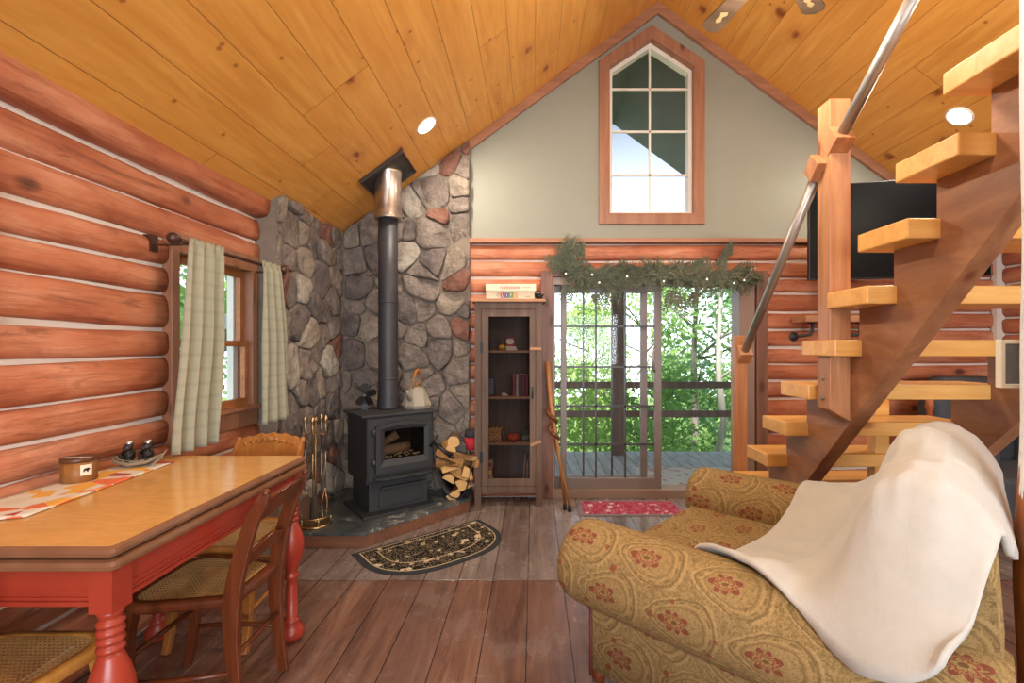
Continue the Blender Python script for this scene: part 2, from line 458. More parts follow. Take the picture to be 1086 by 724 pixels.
def m_fleece():
    m = M('cream_fleece', .95, 0, .1); v = m.coord(); f = m.noise(v, 14, 4, .6); g = m.noise(v, 130, 4, .7)
    m.col(m.mix(f, '#aeaaa1', '#bfbbb3')); m.bump(g*.5+f, .3, .008)
    m.b.inputs['Sheen Weight'].default_value = .25; m.b.inputs['Sheen Roughness'].default_value = .5
    return m.mat
FLEECE = m_fleece()

# ================================================================ SETTING
XL, XR, YB, YR = -1.84, 4.19, 4.25, -3.0      # log faces of left/right/back walls, rear wall
RX, RZ, SL = 1.12, 4.47, .735                 # ridge and slope
def ceilz(x): return RZ-SL*abs(x-RX)

b = MB(); b.box(-2.1, 4.5, YR-.1, 4.45, -.12, 0); struct(b.build('floor', FLOOR))
for nm, s in (('ceiling', -1), ('ceiling', 1)):
    b = MB(); xe = -2.25 if s < 0 else 4.5; ze = ceilz(xe)
    vs = [(RX, YR-.1, RZ), (RX, 4.45, RZ), (xe, 4.45, ze), (xe, YR-.1, ze)]
    b.add(vs+[(x, y, z+.12) for x, y, z in vs], [(0, 1, 2, 3), (7, 6, 5, 4), (0, 4, 5, 1), (1, 5, 6, 2), (2, 6, 7, 3), (3, 7, 4, 0)])
    struct(b.build(nm, CEIL))

def log(mb, axis, a0, a1, c1, zc, rx, rz, seed, side):
    """log along axis ('y' or 'x'); c1 = coordinate of its centre across the wall; bulge toward +side"""
    n = 18; L = a1-a0; m = max(3, int(L/.1)); rings = []
    for i in range(m+1):
        a = a0+L*i/m; ring = []
        wz = .016*mnoise.noise(V((a*.9, seed*3.1, 0)))+.006*mnoise.noise(V((a*3.1, seed*5.1, 2)))
        for k in range(n):
            t = 2*PI*k/n
            q = 1+.10*mnoise.noise(V((a*1.3, math.cos(t)*1.2+seed*7.7, math.sin(t)*1.2)))+.035*mnoise.noise(V((a*6, math.cos(t)*3+seed, math.sin(t)*3)))
            ct, st = math.cos(t), math.sin(t)
            e = .62
            dx = rx*q*math.copysign(abs(ct)**e, ct); dz = rz*q*math.copysign(abs(st)**e, st)
            if axis == 'y': ring.append((c1+dx, a, zc+wz+dz))
            else: ring.append((a, c1+dx, zc+wz+dz))
        rings.append(ring)
    mb.loft(rings, True)

# ---- left wall: logs, eave beam, chinking
JL = [0, .15, .295, .44, .585, .73, .874, 1.007, 1.145, 1.31, 1.45, 1.63, 1.765, 1.90, 2.06, 2.216]
b = MB()
WY0, WY1, WZ0, WZ1 = 2.38, 3.12, .86, 1.95
for i in range(len(JL)-1):
    zc, rz = (JL[i]+JL[i+1])/2, (JL[i+1]-JL[i])/2-.0055
    if zc+rz > WZ0+.06 and zc-rz < WZ1-.09:
        log(b, 'y', YR, WY0-.005, XL-.062, zc, .062, rz, i, 1)
    else: log(b, 'y', YR, 3.18, XL-.062, zc, .062, rz, i, 1)
wl = struct(b.build('wall_left', LOGY))
b = MB(); x0, x1 = XL-.13, XL-.036
b.box(x0, x1, YR, WY0, 0, 2.3); b.box(x0, x1, WY1, 4.4, 0, 2.3); b.box(x0, x1, WY0, WY1, 0, WZ0); b.box(x0, x1, WY0, WY1, WZ1, 2.3)
b.build('chinking', CHINK, wl)
b = MB(); log(b, 'y', YR, 3.18, -1.87, 2.30, .10, .075, 41, 1); b.build('eave_beam', LOGY, wl)
# ---- right wall
b = MB()
z = 0
for i in range(15): log(b, 'y', .3, YB, XR+.062, z+.0725, .062, .068, 60+i, -1); z += .148
wr = struct(b.build('wall_right', LOGY))
b = MB(); b.box(XR+.04, XR+.2, YR, 4.4, 0, 2.35); b.box(XR-.045, XR+.03, YB-.03, YB+.02, 0, 2.2); b.build('chinking', CHINK, wr)
# ---- back wall: logs below, drywall gable above
JB = [0, .11, .265, .42, .574, .723, .893, 1.052, 1.206, 1.36, 1.517, 1.676, 1.843, 1.985, 2.14, 2.30]
DX0, DX1, DZ1 = .15, 2.02, 2.0
b = MB()
for i in range(len(JB)-1):
    zc, rz = (JB[i]+JB[i+1])/2, (JB[i+1]-JB[i])/2-.010
    if zc < DZ1:
        log(b, 'x', -.62, DX0-.02, YB+.062, zc, .062, rz, 100+i, -1); log(b, 'x', DX1+.02, XR+.02, YB+.062, zc, .062, rz, 120+i, -1)
    else: log(b, 'x', -.62, XR+.02, YB+.062, zc, .062, rz, 100+i, -1)
wb = struct(b.build('wall_back', LOGX))
b = MB(); y0, y1 = YB+.04, 4.42
b.box(-2.0, DX0, y0, y1, 0, 2.31); b.box(DX1, 4.4, y0, y1, 0, 2.31); b.box(DX0, DX1, y0, y1, DZ1, 2.31); b.build('chinking', CHINK, wb)
# gable drywall with pentagonal window hole
GX0, GX1, GZ0, GZS, GZA = .675, 1.46, 2.555, 3.90, 4.16      # hole: sides, sill, spring, apex
gxm = (GX0+GX1)/2
b = MB(); yg = YB+.02
def slab(pts):
    b.loft([[(x, yg, z) for x, z in pts], [(x, 4.42, z) for x, z in pts]], True, smooth=False)
slab([(-1.8, 2.31), (4.05, 2.31), (RX+(RZ+.02-GZ0)/SL, GZ0), (RX-(RZ+.02-GZ0)/SL, GZ0)])
xq = (RZ+.02-GZ0)/SL
slab([(RX-xq, GZ0), (GX0, GZ0), (GX0, ceilz(GX0)+.02)])
slab([(GX1, GZ0), (RX+xq, GZ0), (GX1, ceilz(GX1)+.02)])
slab([(GX0, GZS), (gxm, GZA), (RX, RZ), (GX0, ceilz(GX0))]); slab([(gxm, GZA), (GX1, GZS), (GX1, ceilz(GX1)), (RX, RZ)])
struct(b.build('wall_gable', SAGE))
# rear wall; its window is unseen, added for fill light
b = MB()
RWX0, RWX1, RWZ0, RWZ1 = -.6, 2.6, .9, 2.2
def slab2(pts): b.loft([[(x, YR, z) for x, z in pts], [(x, YR-.12, z) for x, z in pts]], True, smooth=False)
slab2([(-2.1, 0), (4.4, 0), (4.4, RWZ0), (-2.1, RWZ0)]); slab2([(-2.1, RWZ0), (RWX0, RWZ0), (RWX0, RWZ1), (-2.1, RWZ1)]); slab2([(RWX1, RWZ0), (4.4, RWZ0), (4.4, RWZ1), (RWX1, RWZ1)])
slab2([(-2.1, RWZ1), (4.4, RWZ1), (4.4, ceilz(4.4)), (RX, RZ), (-2.1, ceilz(-2.1))])
struct(b.build('wall_rear', SAGE))
b = MB(); b.frame([(RWX0, RWZ0), (RWX1, RWZ0), (RWX1, RWZ1), (RWX0, RWZ1)], [(RWX0+.07, RWZ0+.07), (RWX1-.07, RWZ0+.07), (RWX1-.07, RWZ1-.07), (RWX0+.07, RWZ1-.07)], -.02, .12, T(0, YR, 0) @ XZ)
w3 = struct(b.build('added_window_3', TRIMW))  # unseen window added as a setting for the rear fill lamp
b = MB(); b.box(RWX0+.06, RWX1-.06, YR-.07, YR-.065, RWZ0+.06, RWZ1-.06); b.build('glass', GLASS, w3)

# trims
b = MB()
for s in (-1, 1):
    xa, xb = RX, (-.60 if s < 0 else 4.15)
    d0, d1 = .0, .085
    pts = [(xa, RZ-d0*1.25), (xb, ceilz(xb)-d0), (xb, ceilz(xb)-d1), (xa, RZ-d1*1.25)]
    b.loft([[(x, YB-.015, z) for x, z in pts], [(x, YB+.03, z) for x, z in pts]], True, smooth=False)
struct(b.build('trim_1', TRIMW, bevel=.003))
b = MB(); b.box(-.58, 4.18, YB-.045, YB+.06, 2.295, 2.335); struct(b.build('trim_2', TRIMW, bevel=.004))

# stone corner -----------------------------------------------------------------
def clip(poly, n, d):
    out = []
    for i in range(len(poly)):
        p, q = poly[i-1], poly[i]
        a, c = p[0]*n[0]+p[1]*n[1]-d, q[0]*n[0]+q[1]*n[1]-d
        if (a <= 0) != (c <= 0):
            t = a/(a-c); out.append((p[0]+(q[0]-p[0])*t, p[1]+(q[1]-p[1])*t))
        if c <= 0: out.append(q)
    return out
def stone_panel(name, poly, mapf, seed, mortar_mb):
    rng = random.Random(seed)
    xs = [p[0] for p in poly]; ys = [p[1] for p in poly]
    pts = []; sx, sy = .205, .215
    j = 0; y = min(ys)-sy
    while y < max(ys)+sy:
        x = min(xs)-sx+(j % 2)*sx*.5
        while x < max(xs)+sx:
            pts.append((x+rng.uniform(-.4, .4)*sx, y+rng.uniform(-.42, .42)*sy)); x += sx*rng.uniform(.8, 1.25)
        y += sy; j += 1
    mb = MB(); wt = [rng.uniform(0, .016) for _ in pts]
    for i, p in enumerate(pts):
        cell = list(poly)
        for k, q in enumerate(pts):
            if k == i: continue
            dx, dy = q[0]-p[0], q[1]-p[1]; L = math.hypot(dx, dy)
            if L > .75: continue
            n = (dx/L, dy/L); cell = clip(cell, n, p[0]*n[0]+p[1]*n[1]+min(L-.01, max(.02, L/2+(wt[i]-wt[k])/(2*L)))-rng.uniform(.0025, .006))
            if len(cell) < 3: break
        if len(cell) < 3: continue
        ar = abs(sum(cell[k-1][0]*cell[k][1]-cell[k][0]*cell[k-1][1] for k in range(len(cell))))/2
        if ar < .003: continue
        # subdivide and round
        pl = []
        for k in range(len(cell)):
            a, c = cell[k-1], cell[k]; m = max(1, int(math.hypot(c[0]-a[0], c[1]-a[1])/.035))
            for t in range(m): pl.append((a[0]+(c[0]-a[0])*t/m, a[1]+(c[1]-a[1])*t/m))
        for _ in range(1):
            pl = [((pl[k-1][0]+2*pl[k][0]+pl[(k+1) % len(pl)][0])/4, (pl[k-1][1]+2*pl[k][1]+pl[(k+1) % len(pl)][1])/4) for k in range(len(pl))]
        cx = sum(q[0] for q in pl)/len(pl); cy = sum(q[1] for q in pl)/len(pl)
        h = rng.uniform(.025, .065); so = rng.uniform(0, 50); tx, ty = rng.uniform(-.14, .14), rng.uniform(-.14, .14)
        rings = []
        for sc, hh in ((1, -.01), (1.0, h*.78), (.965, h*.97), (.80, h), (.55, h*1.02), (.3, h*1.02), (.08, h*1.02)):
            ring = []
            for (qx, qy) in pl:
                jx = 1+.07*mnoise.noise(V((qx*14, qy*14, so)))
                ux, uy = cx+(qx-cx)*sc*jx, cy+(qy-cy)*sc*jx
                hz = hh+(0 if hh < 0 else .024*mnoise.noise(V((ux*9, uy*9, so)))+.007*mnoise.noise(V((ux*27, uy*27, so)))+tx*(ux-cx)+ty*(uy-cy))
                ring.append(mapf(ux, uy, hz))
            rings.append(ring)
        r = rng.random()
        mi = 0 if r < .44 else 1 if r < .64 else 2 if r < .84 else 3 if r < .93 else 4
        mb.loft(rings, True, mi)
    o = struct(mb.build(name, STONES)); mortar_mb.build('mortar', MORTAR, o)
    return o
SX = -1.745; SY = 4.245                     # mortar planes (stones stand ~5 cm proud)
zt = ceilz(SX+.05)-.01
mo = MB(); mo.box(XL-.1, SX+.012, 3.17, 4.3, 0, zt)
stone_panel('wall_left_stone', [(3.175, 0), (4.2, 0), (4.2, zt), (3.175, zt)], lambda u, w, h: (SX+h, u, w), 3, mo)
mo = MB(); xr = -.575
mo.loft([[(x, SY-.012, z) for x, z in ((SX-.1, 0), (xr, 0), (xr, ceilz(xr)), (SX-.1, ceilz(SX-.1)))], [(x, 4.4, z) for x, z in ((SX-.1, 0), (xr, 0), (xr, ceilz(xr)), (SX-.1, ceilz(SX-.1)))]], smooth=False)
stone_panel('wall_back_stone', [(-1.70, 0), (xr, 0), (xr, ceilz(xr)-.01), (-1.70, ceilz(-1.70)-.01)], lambda u, w, h: (u, SY-h, w), 11, mo)

# ---- window in the left wall
b = MB(); MY = Matrix(((0, 0, 1, 0), (1, 0, 0, 0), (0, 1, 0, 0), (0, 0, 0, 1)))     # local (y,z,d) -> (d,y,z)
def yzrect(a, c, e, g): return [(a, e), (c, e), (c, g), (a, g)]
b.frame(yzrect(WY0, WY1, WZ0, WZ1), yzrect(WY0+.055, WY1-.055, WZ0+.12, WZ1-.10), XL-.10, XL+.015, MY)
w1 = struct(b.build('window_1', TRIMV, bevel=.004))
b = MB(); b.box(XL-.03, XL+.045, WY0+.02, WY1-.02, WZ0+.105, WZ0+.13); b.build('sill', TRIMW, w1, bevel=.004)
sash = wood('sash_pine', '#bf7f4e', '#9a5f36', 1, .4, knots=False)
b = MB(); b.frame(yzrect(WY0+.05, WY1-.05, 1.365, WZ1-.10), yzrect(WY0+.09, WY1-.09, 1.40, WZ1-.145), XL-.075, XL-.045, MY); b.build('upper_sash', sash, w1)
b = MB(); b.frame(yzrect(WY0+.05, WY1-.05, WZ0+.12, 1.40), yzrect(WY0+.09, WY1-.09, WZ0+.175, 1.365), XL-.045, XL-.015, MY); b.build('lower_sash', sash, w1)
b = MB(); b.box(XL-.062, XL-.058, WY0+.08, WY1-.08, 1.38, WZ1-.11); b.box(XL-.032, XL-.028, WY0+.08, WY1-.08, WZ0+.13, 1.38); b.build('glass', GLASS, w1)
b = MB(); b.box(XL-.125, XL-.085, WY1-.10, WY1-.055, WZ0+.14, WZ1-.12); b.build('white_jamb', plain('white_vinyl', '#dfe4e6', .4), w1)
b = MB(); b.tube([(XL-.02, 2.72, 1.405), (XL-.005, 2.745, 1.412), (XL-.02, 2.77, 1.405)], .007, 8); b.build('sash_lock', BLACK, w1)

# ---- gable window
def pent(g, zs=0):
    # casing/inner loops: hole inset by g
    k = (GZA-GZS)/(gxm-GX0)
    return [(GX0+g, GZ0+g), (GX1-g, GZ0+g), (GX1-g, GZS-g*.55), (gxm, GZA-g*1.25), (GX0+g, GZS-g*.55)]
b = MB(); b.frame(pent(-.085), pent(.0), -.03, .022, T(0, YB+.02, 0) @ XZ)
w2 = struct(b.build('window_2', TRIMV, bevel=.004))
white = plain('white_sash', '#d6d2c8', .4)
b = MB(); b.frame(pent(.0), pent(.045), -.13, -.05, T(0, YB+.02, 0) @ XZ); b.build('sash', white, w2)
b = MB(); b.frame(pent(-.0), pent(.012), -.12, .02, T(0, YB+.02, 0) @ XZ); b.build('jamb', TRIMV, w2)
b = MB(); yv = YB+.09
b.box(gxm-.009, gxm+.009, yv-.008, yv+.008, GZ0+.04, GZA-.05)
for zz in (2.94, 3.34, 3.73): b.box(GX0+.04, GX1-.04, yv-.008, yv+.008, zz-.009, zz+.009)
b.build('muntins', white, w2)
b = MB(); q = pent(.04); b.loft([[(x, yv-.001, z) for x, z in q], [(x, yv+.001, z) for x, z in q]], smooth=False); b.build('glass', GLASS, w2)

# ---- sliding glass door
vin = plain('taupe_door_frame', '#8a7468', .45, var=.05)
vin2 = plain('grey_door_stile', '#7a706c', .45, var=.05)
dgrid = plain('dark_grille', '#3f3c3b', .4)
X0, X1 = .165, 1.99
b = MB(); b.frame([(X0, 0), (X1, 0), (X1, 1.99), (X0, 1.99)], [(X0+.022, .075), (X1-.14, .075), (X1-.14, 1.92), (X0+.022, 1.92)], -.16, .012, T(0, YB, 0) @ XZ)
d1 = struct(b.build('door_1', vin, bevel=.004))
b = MB(); b.box(DX0-.085, DX0+.02, YB-.03, YB+.05, 0, 2.045); b.box(DX1-.02, DX1+.075, YB-.03, YB+.05, 0, 2.045); b.box(DX0-.085, DX1+.075, YB-.028, YB+.05, 1.99, 2.045); b.build('casing', DKTRIM, d1, bevel=.004)
def panel(xa, xb, y, mv, nm, sl=.075, sr=.06):
    b = MB(); M4 = T(0, y, 0) @ XZ
    b.frame([(xa, .07), (xb, .07), (xb, 1.925), (xa, 1.925)], [(xa+sl, .17), (xb-sr, .17), (xb-sr, 1.86), (xa+sl, 1.86)], -.02, .02, M4)
    p = b.build(nm, vin2, d1, bevel=.003)
    b = MB()
    for x in mv: b.box(x-.008, x+.008, y-.008, y+.008, .16, 1.87)
    for py in (346, 389, 430.5, 471):
        z = CAMZ-(py-CY)/FPX*y
        b.box(xa+sl-.01, xb-sr+.01, y-.008, y+.008, z-.009, z+.009)
    b.build('grille', dgrid, p)
    b = MB(); b.box(xa+sl-.01, xb-sr+.01, y-.002, y+.002, .16, 1.87); b.build('glass', GLASS, p)
    return p
def xp(px, y): return (px-CX)/FPX*y
ya, yb_ = YB+.05, YB+.11
pa = panel(xp(594.5, ya), xp(701, ya), ya, [xp(p, ya) for p in (632, 663)], 'sliding_panel', .053)
b = MB(); xh = xp(696, ya)
b.tube([(xh-.02, ya-.03, 1.14), (xh-.04, ya-.055, 1.17), (xh-.045, ya-.06, 1.25), (xh-.04, ya-.055, 1.33), (xh-.02, ya-.03, 1.36)], .012, 8); b.build('handle', STEEL, pa)
panel(X0+.012, xp(686, yb_), yb_, [xp(p, yb_) for p in (618.7, 649)], 'fixed_panel', .02, .06)

# ================================================================ OUTSIDE
deckm = M('deck_boards', .6); _v = deckm.coord(); _x, _y, _z = deckm.xyz(_v)
deckm.col(deckm.mix(((_x/.14).fract()-.5).abs().gt(.47), deckm.ramp(deckm.noise(deckm.vec(_x, _y*.2, 0.0), 12, 4), [(.3, '#8d8f92'), (.7, '#b6b9bc')]), '#4a4a4a')); deckm = deckm.mat
b = MB(); b.box(-3.5, 6.5, 4.45, 6.6, -.2, -.1); struct(b.build('deck_floor', deckm))
dkw = wood('deck_timber', '#86726a', '#66564f', 2, .7, knots=False)
b = MB(); b.box(1.07, 1.23, 6.36, 6.52, -.1, 2.5); tag(b.build('deck_post', dkw, bevel=.006), 'dark timber post seen through the gridded half of the glass door', 'post')
b = MB(); b.box(-1.75, 3.95, 6.36, 6.52, 2.5, 2.68); struct(b.build('porch_beam', dkw, bevel=.006))
rl = thing('deck_railing', 'two-rail brown timber deck railing outside the glass door', 'railing', (1.15, 6.5, -.1))
for zc in (.835, .435):
    b = MB(); b.box(-3.4, 6.4, 6.53, 6.57, zc-.045, zc+.045); b.build('rail', dkw, rl, world=True, bevel=.004)
for x in (-3.3, -.9, 3.9, 6.3):
    b = MB(); b.box(x-.05, x+.05, 6.57, 6.66, -.1, .9); b.build('post', dkw, rl, world=True)
deck_pattern = M('pale_red_pattern', .9); _v = deck_pattern.coord(); deck_pattern.col(deck_pattern.mix(deck_pattern.voro(_v, 9).lt(.22), deck_pattern.mix(deck_pattern.noise(_v, 6, 3).gt(.55), '#c9c4bd', '#b89a90'), '#a8675c')); deck_pattern = deck_pattern.mat
b = MB(); b.box(1.2, 3.0, 4.75, 5.7, -.1, -.092); tag(b.build('deck_pattern_sheet', deck_pattern), 'pale patterned sheet with red spots on the grey deck boards', 'rug')  # thin sheet with a pale and red pattern lying on the deck
# porch roof beyond the gable
prm = plain('porch_soffit', '#646b70', .8)
b = MB()
for s in (-1, 1):
    xe = -3.2 if s < 0 else 5.4; ze = ceilz(xe)
    vs = [(RX, 4.45, RZ+.02), (RX, 6.62, RZ+.02), (xe, 6.62, ze+.02), (xe, 4.45, ze+.02)]
    b.add(vs+[(x, y, z+.14) for x, y, z in vs], [(0, 1, 2, 3), (7, 6, 5, 4), (0, 4, 5, 1), (1, 5, 6, 2), (2, 6, 7, 3), (3, 7, 4, 0)])
struct(b.build('porch_roof', prm))
grass = M('meadow', .9); _v = grass.coord(); grass.col(grass.ramp(grass.noise(_v, 1.5, 5), [(.3, '#5d7a35'), (.7, '#8fae58')])); grass = grass.mat
b = MB(); b.add([(-40, -6, -1.2), (40, -6, -1.2), (40, 7, -1.2), (-40, 7, -1.2), (40, 60, -5), (-40, 60, -5)], [(0, 1, 2, 3), (3, 2, 4, 5)]); struct(b.build('ground', grass))
def m_leaf(name, a, c):
    m = M(name, .6, 0, .3); v = m.coord(); cc = m.mix(m.remap(m.noise(v, 2.5, 4, .7), .3, .7), a, c); m.col(cc)
    t = m.n('ShaderNodeBsdfTranslucent'); m.link(cc, t.inputs[0]); mx = m.n('ShaderNodeMixShader'); mx.inputs[0].default_value = .4
    m.t.links.new(m.b.outputs[0], mx.inputs[1]); m.t.links.new(t.outputs[0], mx.inputs[2]); m.t.links.new(mx.outputs[0], m.t.nodes['Material Output'].inputs[0]); return m.mat
LEAF = [m_leaf('leaf_bright', '#7fa64c', '#b9d080'), m_leaf('leaf_mid', '#628e4a', '#a0c276'), m_leaf('leaf_blue', '#628e66', '#a3c694')]
BARK = wood('bark', '#9a9088', '#5f574f', 2, .9, knots=False)
BARKB = wood('birch_bark', '#cfcac0', '#9a948a', 2, .8, knots=True)
def tree(x, y, base, top, w, label, leaf, seed, nleaf=3200, ls=.13, bark=BARK, crown0=.25, trunk=.11, group='trees beyond the deck'):
    rng = random.Random(seed); h = top-base
    t = thing('leafy_tree' if h > 3 else 'leafy_bush', label, 'tree' if h > 3 else 'bush', (x, y, base), 0, group if h > 3 else 'bushes beyond the deck')
    b = MB(); path = [(.15*mnoise.noise(V((i*.7, seed, 0))), .1*mnoise.noise(V((i*.7, seed, 5))), h*.92*i/8) for i in range(9)]
    b.tube(path, [trunk*(1-.8*i/8) for i in range(9)], 9)
    for k in range(7):
        i = rng.randint(3, 7); a = rng.uniform(0, 2*PI); L = w*.4
        p = V(path[i]); q = p+V((math.cos(a)*L, math.sin(a)*L, L*rng.uniform(.3, 1)))
        b.tube([p, (p+q)/2+V((0, 0, -.05)), q], [trunk*.35, trunk*.25, trunk*.1], 6)
    b.build('trunk', bark, t)
    bl = []
    for k in range(16):
        f = crown0+(1-crown0)*rng.random(); rr = w*.5*math.sin(PI*min(.95, .25+.7*f))**.7
        a = rng.uniform(0, 2*PI); d = rr*math.sqrt(rng.random())*.8
        bl.append((V((d*math.cos(a), d*math.sin(a), f*h*.95)), w*rng.uniform(.14, .26)))
    vs, fs = [], []
    for k in range(nleaf):
        c, r = bl[rng.randrange(len(bl))]
        dv = V((rng.gauss(0, 1), rng.gauss(0, 1), rng.gauss(0, .8))).normalized()*r*rng.random()**.35
        p = c+dv; u = V((rng.gauss(0, 1), rng.gauss(0, 1), rng.gauss(0, 1))).normalized(); w_ = u.orthogonal().normalized(); s = ls*rng.uniform(.6, 1.3)
        o = len(vs); vs += [p-u*s*.5, p+w_*s*.28, p+u*s*.5, p-w_*s*.28]; fs.append((o, o+1, o+2, o+3))
    bb = MB(); bb.add(vs, fs); bb.build('foliage', leaf, t)
TR = [(1.6, 14, -2, 2.7, 3.2, 0, 3600, .15, 'slender pale-leaved tree seen against the sky through the left glass door panel'),
      (3.6, 10.5, -1.8, 4.4, 3.0, 1, 3400, .15, 'tall bright green tree just right of the door handle'),
      (5.0, 11.5, -1.8, 4.6, 4.0, 2, 4200, .17, 'broad leafy tree filling the right glass panel'),
      (4.0, 17, -2.5, 5.4, 4.5, 0, 3600, .2, 'distant yellow-green tree behind the pale-barked trunk'),
      (9.0, 16, -2.5, 6, 5, 1, 3000, .22, 'wide dark green tree at the right edge of the door view'),
      (-.4, 20, -3, 2.6, 4.5, 2, 2200, .22, 'low distant tree at the left edge of the door view')]
for i, (x, y, bz, tz, w, lf, nl, ls, lab) in enumerate(TR): tree(x, y, bz, tz, w, lab, LEAF[lf], 200+i, nl, ls, crown0=.12)
tree(3.55, 9.0, -1.6, 5.2, 2.2, 'pale-barked birch tree standing close behind the deck rail', LEAF[2], 231, 900, .13, BARKB, .55, .085)
for i, (x, y, tz, w, lab) in enumerate(((.4, 9.5, 1.1, 2.8, 'low green bush behind the deck rail left of the timber post'), (2.3, 9.0, 1.15, 2.6, 'low green bush behind the deck rail right of the timber post'), (4.6, 8.6, 1.0, 2.6, 'green bush at the foot of the birch tree'))):
    tree(x, y, -1.5, tz, w, lab, LEAF[i], 260+i, 2600, .12, crown0=.15, trunk=.04)
for i, (x, y, tz, lab) in enumerate(((-5.2, 6.6, 4.6, 'green tree outside the curtained side window, nearer one'), (-9.0, 12.5, 5.5, 'green tree outside the curtained side window, farther one'))):
    tree(x, y, -1.4, tz, 4.0, lab, LEAF[i+1], 280+i, 3000, .17, crown0=.2, group='trees outside the side window')

# ================================================================ FURNITURE
# ---- draw-leaf table ---------------------------------------------------------
TZ = .845; TX0, TX1, TY0, TY1 = -1.80, -1.085, 1.215, 2.245
tb = thing('dining_table', 'red painted draw-leaf dining table with honey wood-grain enamel top', 'table', ((TX0+TX1)/2, (TY0+TY1)/2, 0))
def slab_top(z0, z1, g, edge, mats, nm):
    b = MB(); r = .012
    for i, (zz0, zz1) in enumerate(((z0, z1),)):
        prof = [(0, z0), (.006, z0+.004), (.008, (z0+z1)/2), (.006, z1-.004), (-.004, z1)]
        rings = []
        for e, z in prof:
            rings.append([(x, y, z) for x, y in rrect(TX0+.004-g-e+0, TX1+g+e, TY0-g-e, TY1+g+e, .02, 3)])
        b.loft(rings, True, 0, None, False)
    return b.build(nm, mats, tb, world=True)
tp = slab_top(TZ-.028, TZ-.001, 0, 1, TEDGE, 'upper_leaf')
b = MB(); b.prism(rrect(TX0+.02, TX1-.008, TY0+.008, TY1-.008, .018, 3), TZ-.004, TZ); b.build('enamel_surface', TABLETOP, tb, world=True)
slab_top(TZ-.062, TZ-.034, .003, 1, TEDGE, 'draw_leaf')
b = MB(); b.box(TX0+.02, TX1-.015, TY0+.015, TY1-.015, TZ-.038, TZ-.024); b.box(TX0+.02, TX1-.02, TY0+.02, TY1-.02, TZ-.07, TZ-.058); b.build('leaf_core', TEDGE, tb, world=True)
b = MB(); i0 = .026
for (xa, xb, ya_, yb2) in ((TX1-i0-.025, TX1-i0, TY0+.06, TY1-.06), (TX0+i0, TX0+i0+.025, TY0+.06, TY1-.06)):
    b.box(xa, xb, ya_, yb2, TZ-.165, TZ-.062); b.box(xa-.004, xb+.004, ya_, yb2, TZ-.148, TZ-.142); b.box(xa-.006, xb+.006, ya_, yb2, TZ-.165, TZ-.153); b.box(xa-.003, xb+.003, ya_, yb2, TZ-.132, TZ-.126)
for (xa, xb, ya_, yb2) in ((TX0+.06, TX1-.06, TY0+i0, TY0+i0+.025), (TX0+.06, TX1-.06, TY1-i0-.025, TY1-i0)):
    b.box(xa, xb, ya_, yb2, TZ-.165, TZ-.062); b.box(xa, xb, ya_-.004, yb2+.004, TZ-.148, TZ-.142); b.box(xa, xb, ya_-.006, yb2+.006, TZ-.165, TZ-.153); b.box(xa, xb, ya_-.003, yb2+.003, TZ-.132, TZ-.126)
b.build('apron', RED, tb, world=True)
for cx in (TX0+.05, TX1-.045):
    for cy in (TY0+.045, TY1-.045):
        b = MB(); h = .031; zb = TZ-.062-.12
        b.box(cx-h, cx+h, cy-h, cy+h, zb, TZ-.062)
        prof = [(.027, zb), (.030, zb-.008), (.026, zb-.016), (.024, zb-.022)]
        z = zb-.024
        for k in range(4):
            prof += [(.024, z), (.031, z-.006), (.032, z-.012), (.030, z-.018), (.024, z-.022)]; z -= .023
        prof += [(.026, z), (.030, z-.01), (.042, z-.045), (.052, z-.08), (.055, z-.115), (.050, z-.15), (.038, z-.19), (.028, z-.22), (.024, z-.235), (.031, z-.245), (.033, z-.255), (.024, z-.268), (.022, z-.29), (.026, z-.31)]
        zf = .085
        prof = [(r, q) for r, q in prof if q > zf+.02]+[(.024, zf+.015), (.034, zf+.008), (.034, zf), (.03, zf-.008), (.050, .055), (.056, .035), (.050, .012), (.036, 0)]
        b.lathe(prof, 22, 0, None, (cx, cy, 0)); b.build('leg', RED, tb, world=True)
# things on the table
runm = M('autumn_quilt', .9); _v = runm.coord(); _n = runm.noise(_v, 30, 2); _vv = runm.voro(runm.mapv(_v, (1, 1, 0)), 17, out='Color')
_q = runm.white(_vv)
runm.col(runm.mix(runm.noise(_v, 140, 2)*.12, runm.ramp(_q, [(0, '#cfc4b4'), (.36, '#d89a20'), (.56, '#d05a18'), (.74, '#a01512'), (.88, '#c9bca8')], 'CONSTANT'), '#f0e8dc')); runm.bump(_n, .4, .004); runm = runm.mat
b = MB(); ct = [(-1.828, 1.45), (-1.545, 1.56), (-1.572, 1.85), (-1.605, 2.11), (-1.828, 2.15)]
NX = 20
def runner_pt(i, j):
    t, u = i/NX, j/10
    a = V((-1.795, 1.30, 0)).lerp(V((-1.795, 2.13, 0)), t); c = V((-1.53, 1.42, 0)).lerp(V((-1.60, 2.10, 0)), t)
    p = a.lerp(c, u); return (p.x, p.y, TZ+.003+.0015*(1+mnoise.noise(V((p.x*18, p.y*18, 0)))))
vs = [runner_pt(i, j) for i in range(NX+1) for j in range(11)]
b.add(vs, [(i*11+j, i*11+j+1, (i+1)*11+j+1, (i+1)*11+j) for i in range(NX) for j in range(10)], smooth=True)
o = b.build('table_runner', runm, solid=.003); tag(o, 'quilted autumn-leaf table runner in yellow, orange and red on the table', 'table runner')
cw = wood('turned_barrel_wood', '#a06a34', '#6e4420', 2, .5, knots=False)
bx = thing('round_wooden_box', 'round wooden lidded box with a bear label on the table runner', 'box', tuple(P(84, 507, 1.83).xy)+(TZ+.006,))
r_ = .068
bx.matrix_basis = T(-1.735, 1.80, TZ+.006) @ Matrix.Scale(.78, 4)
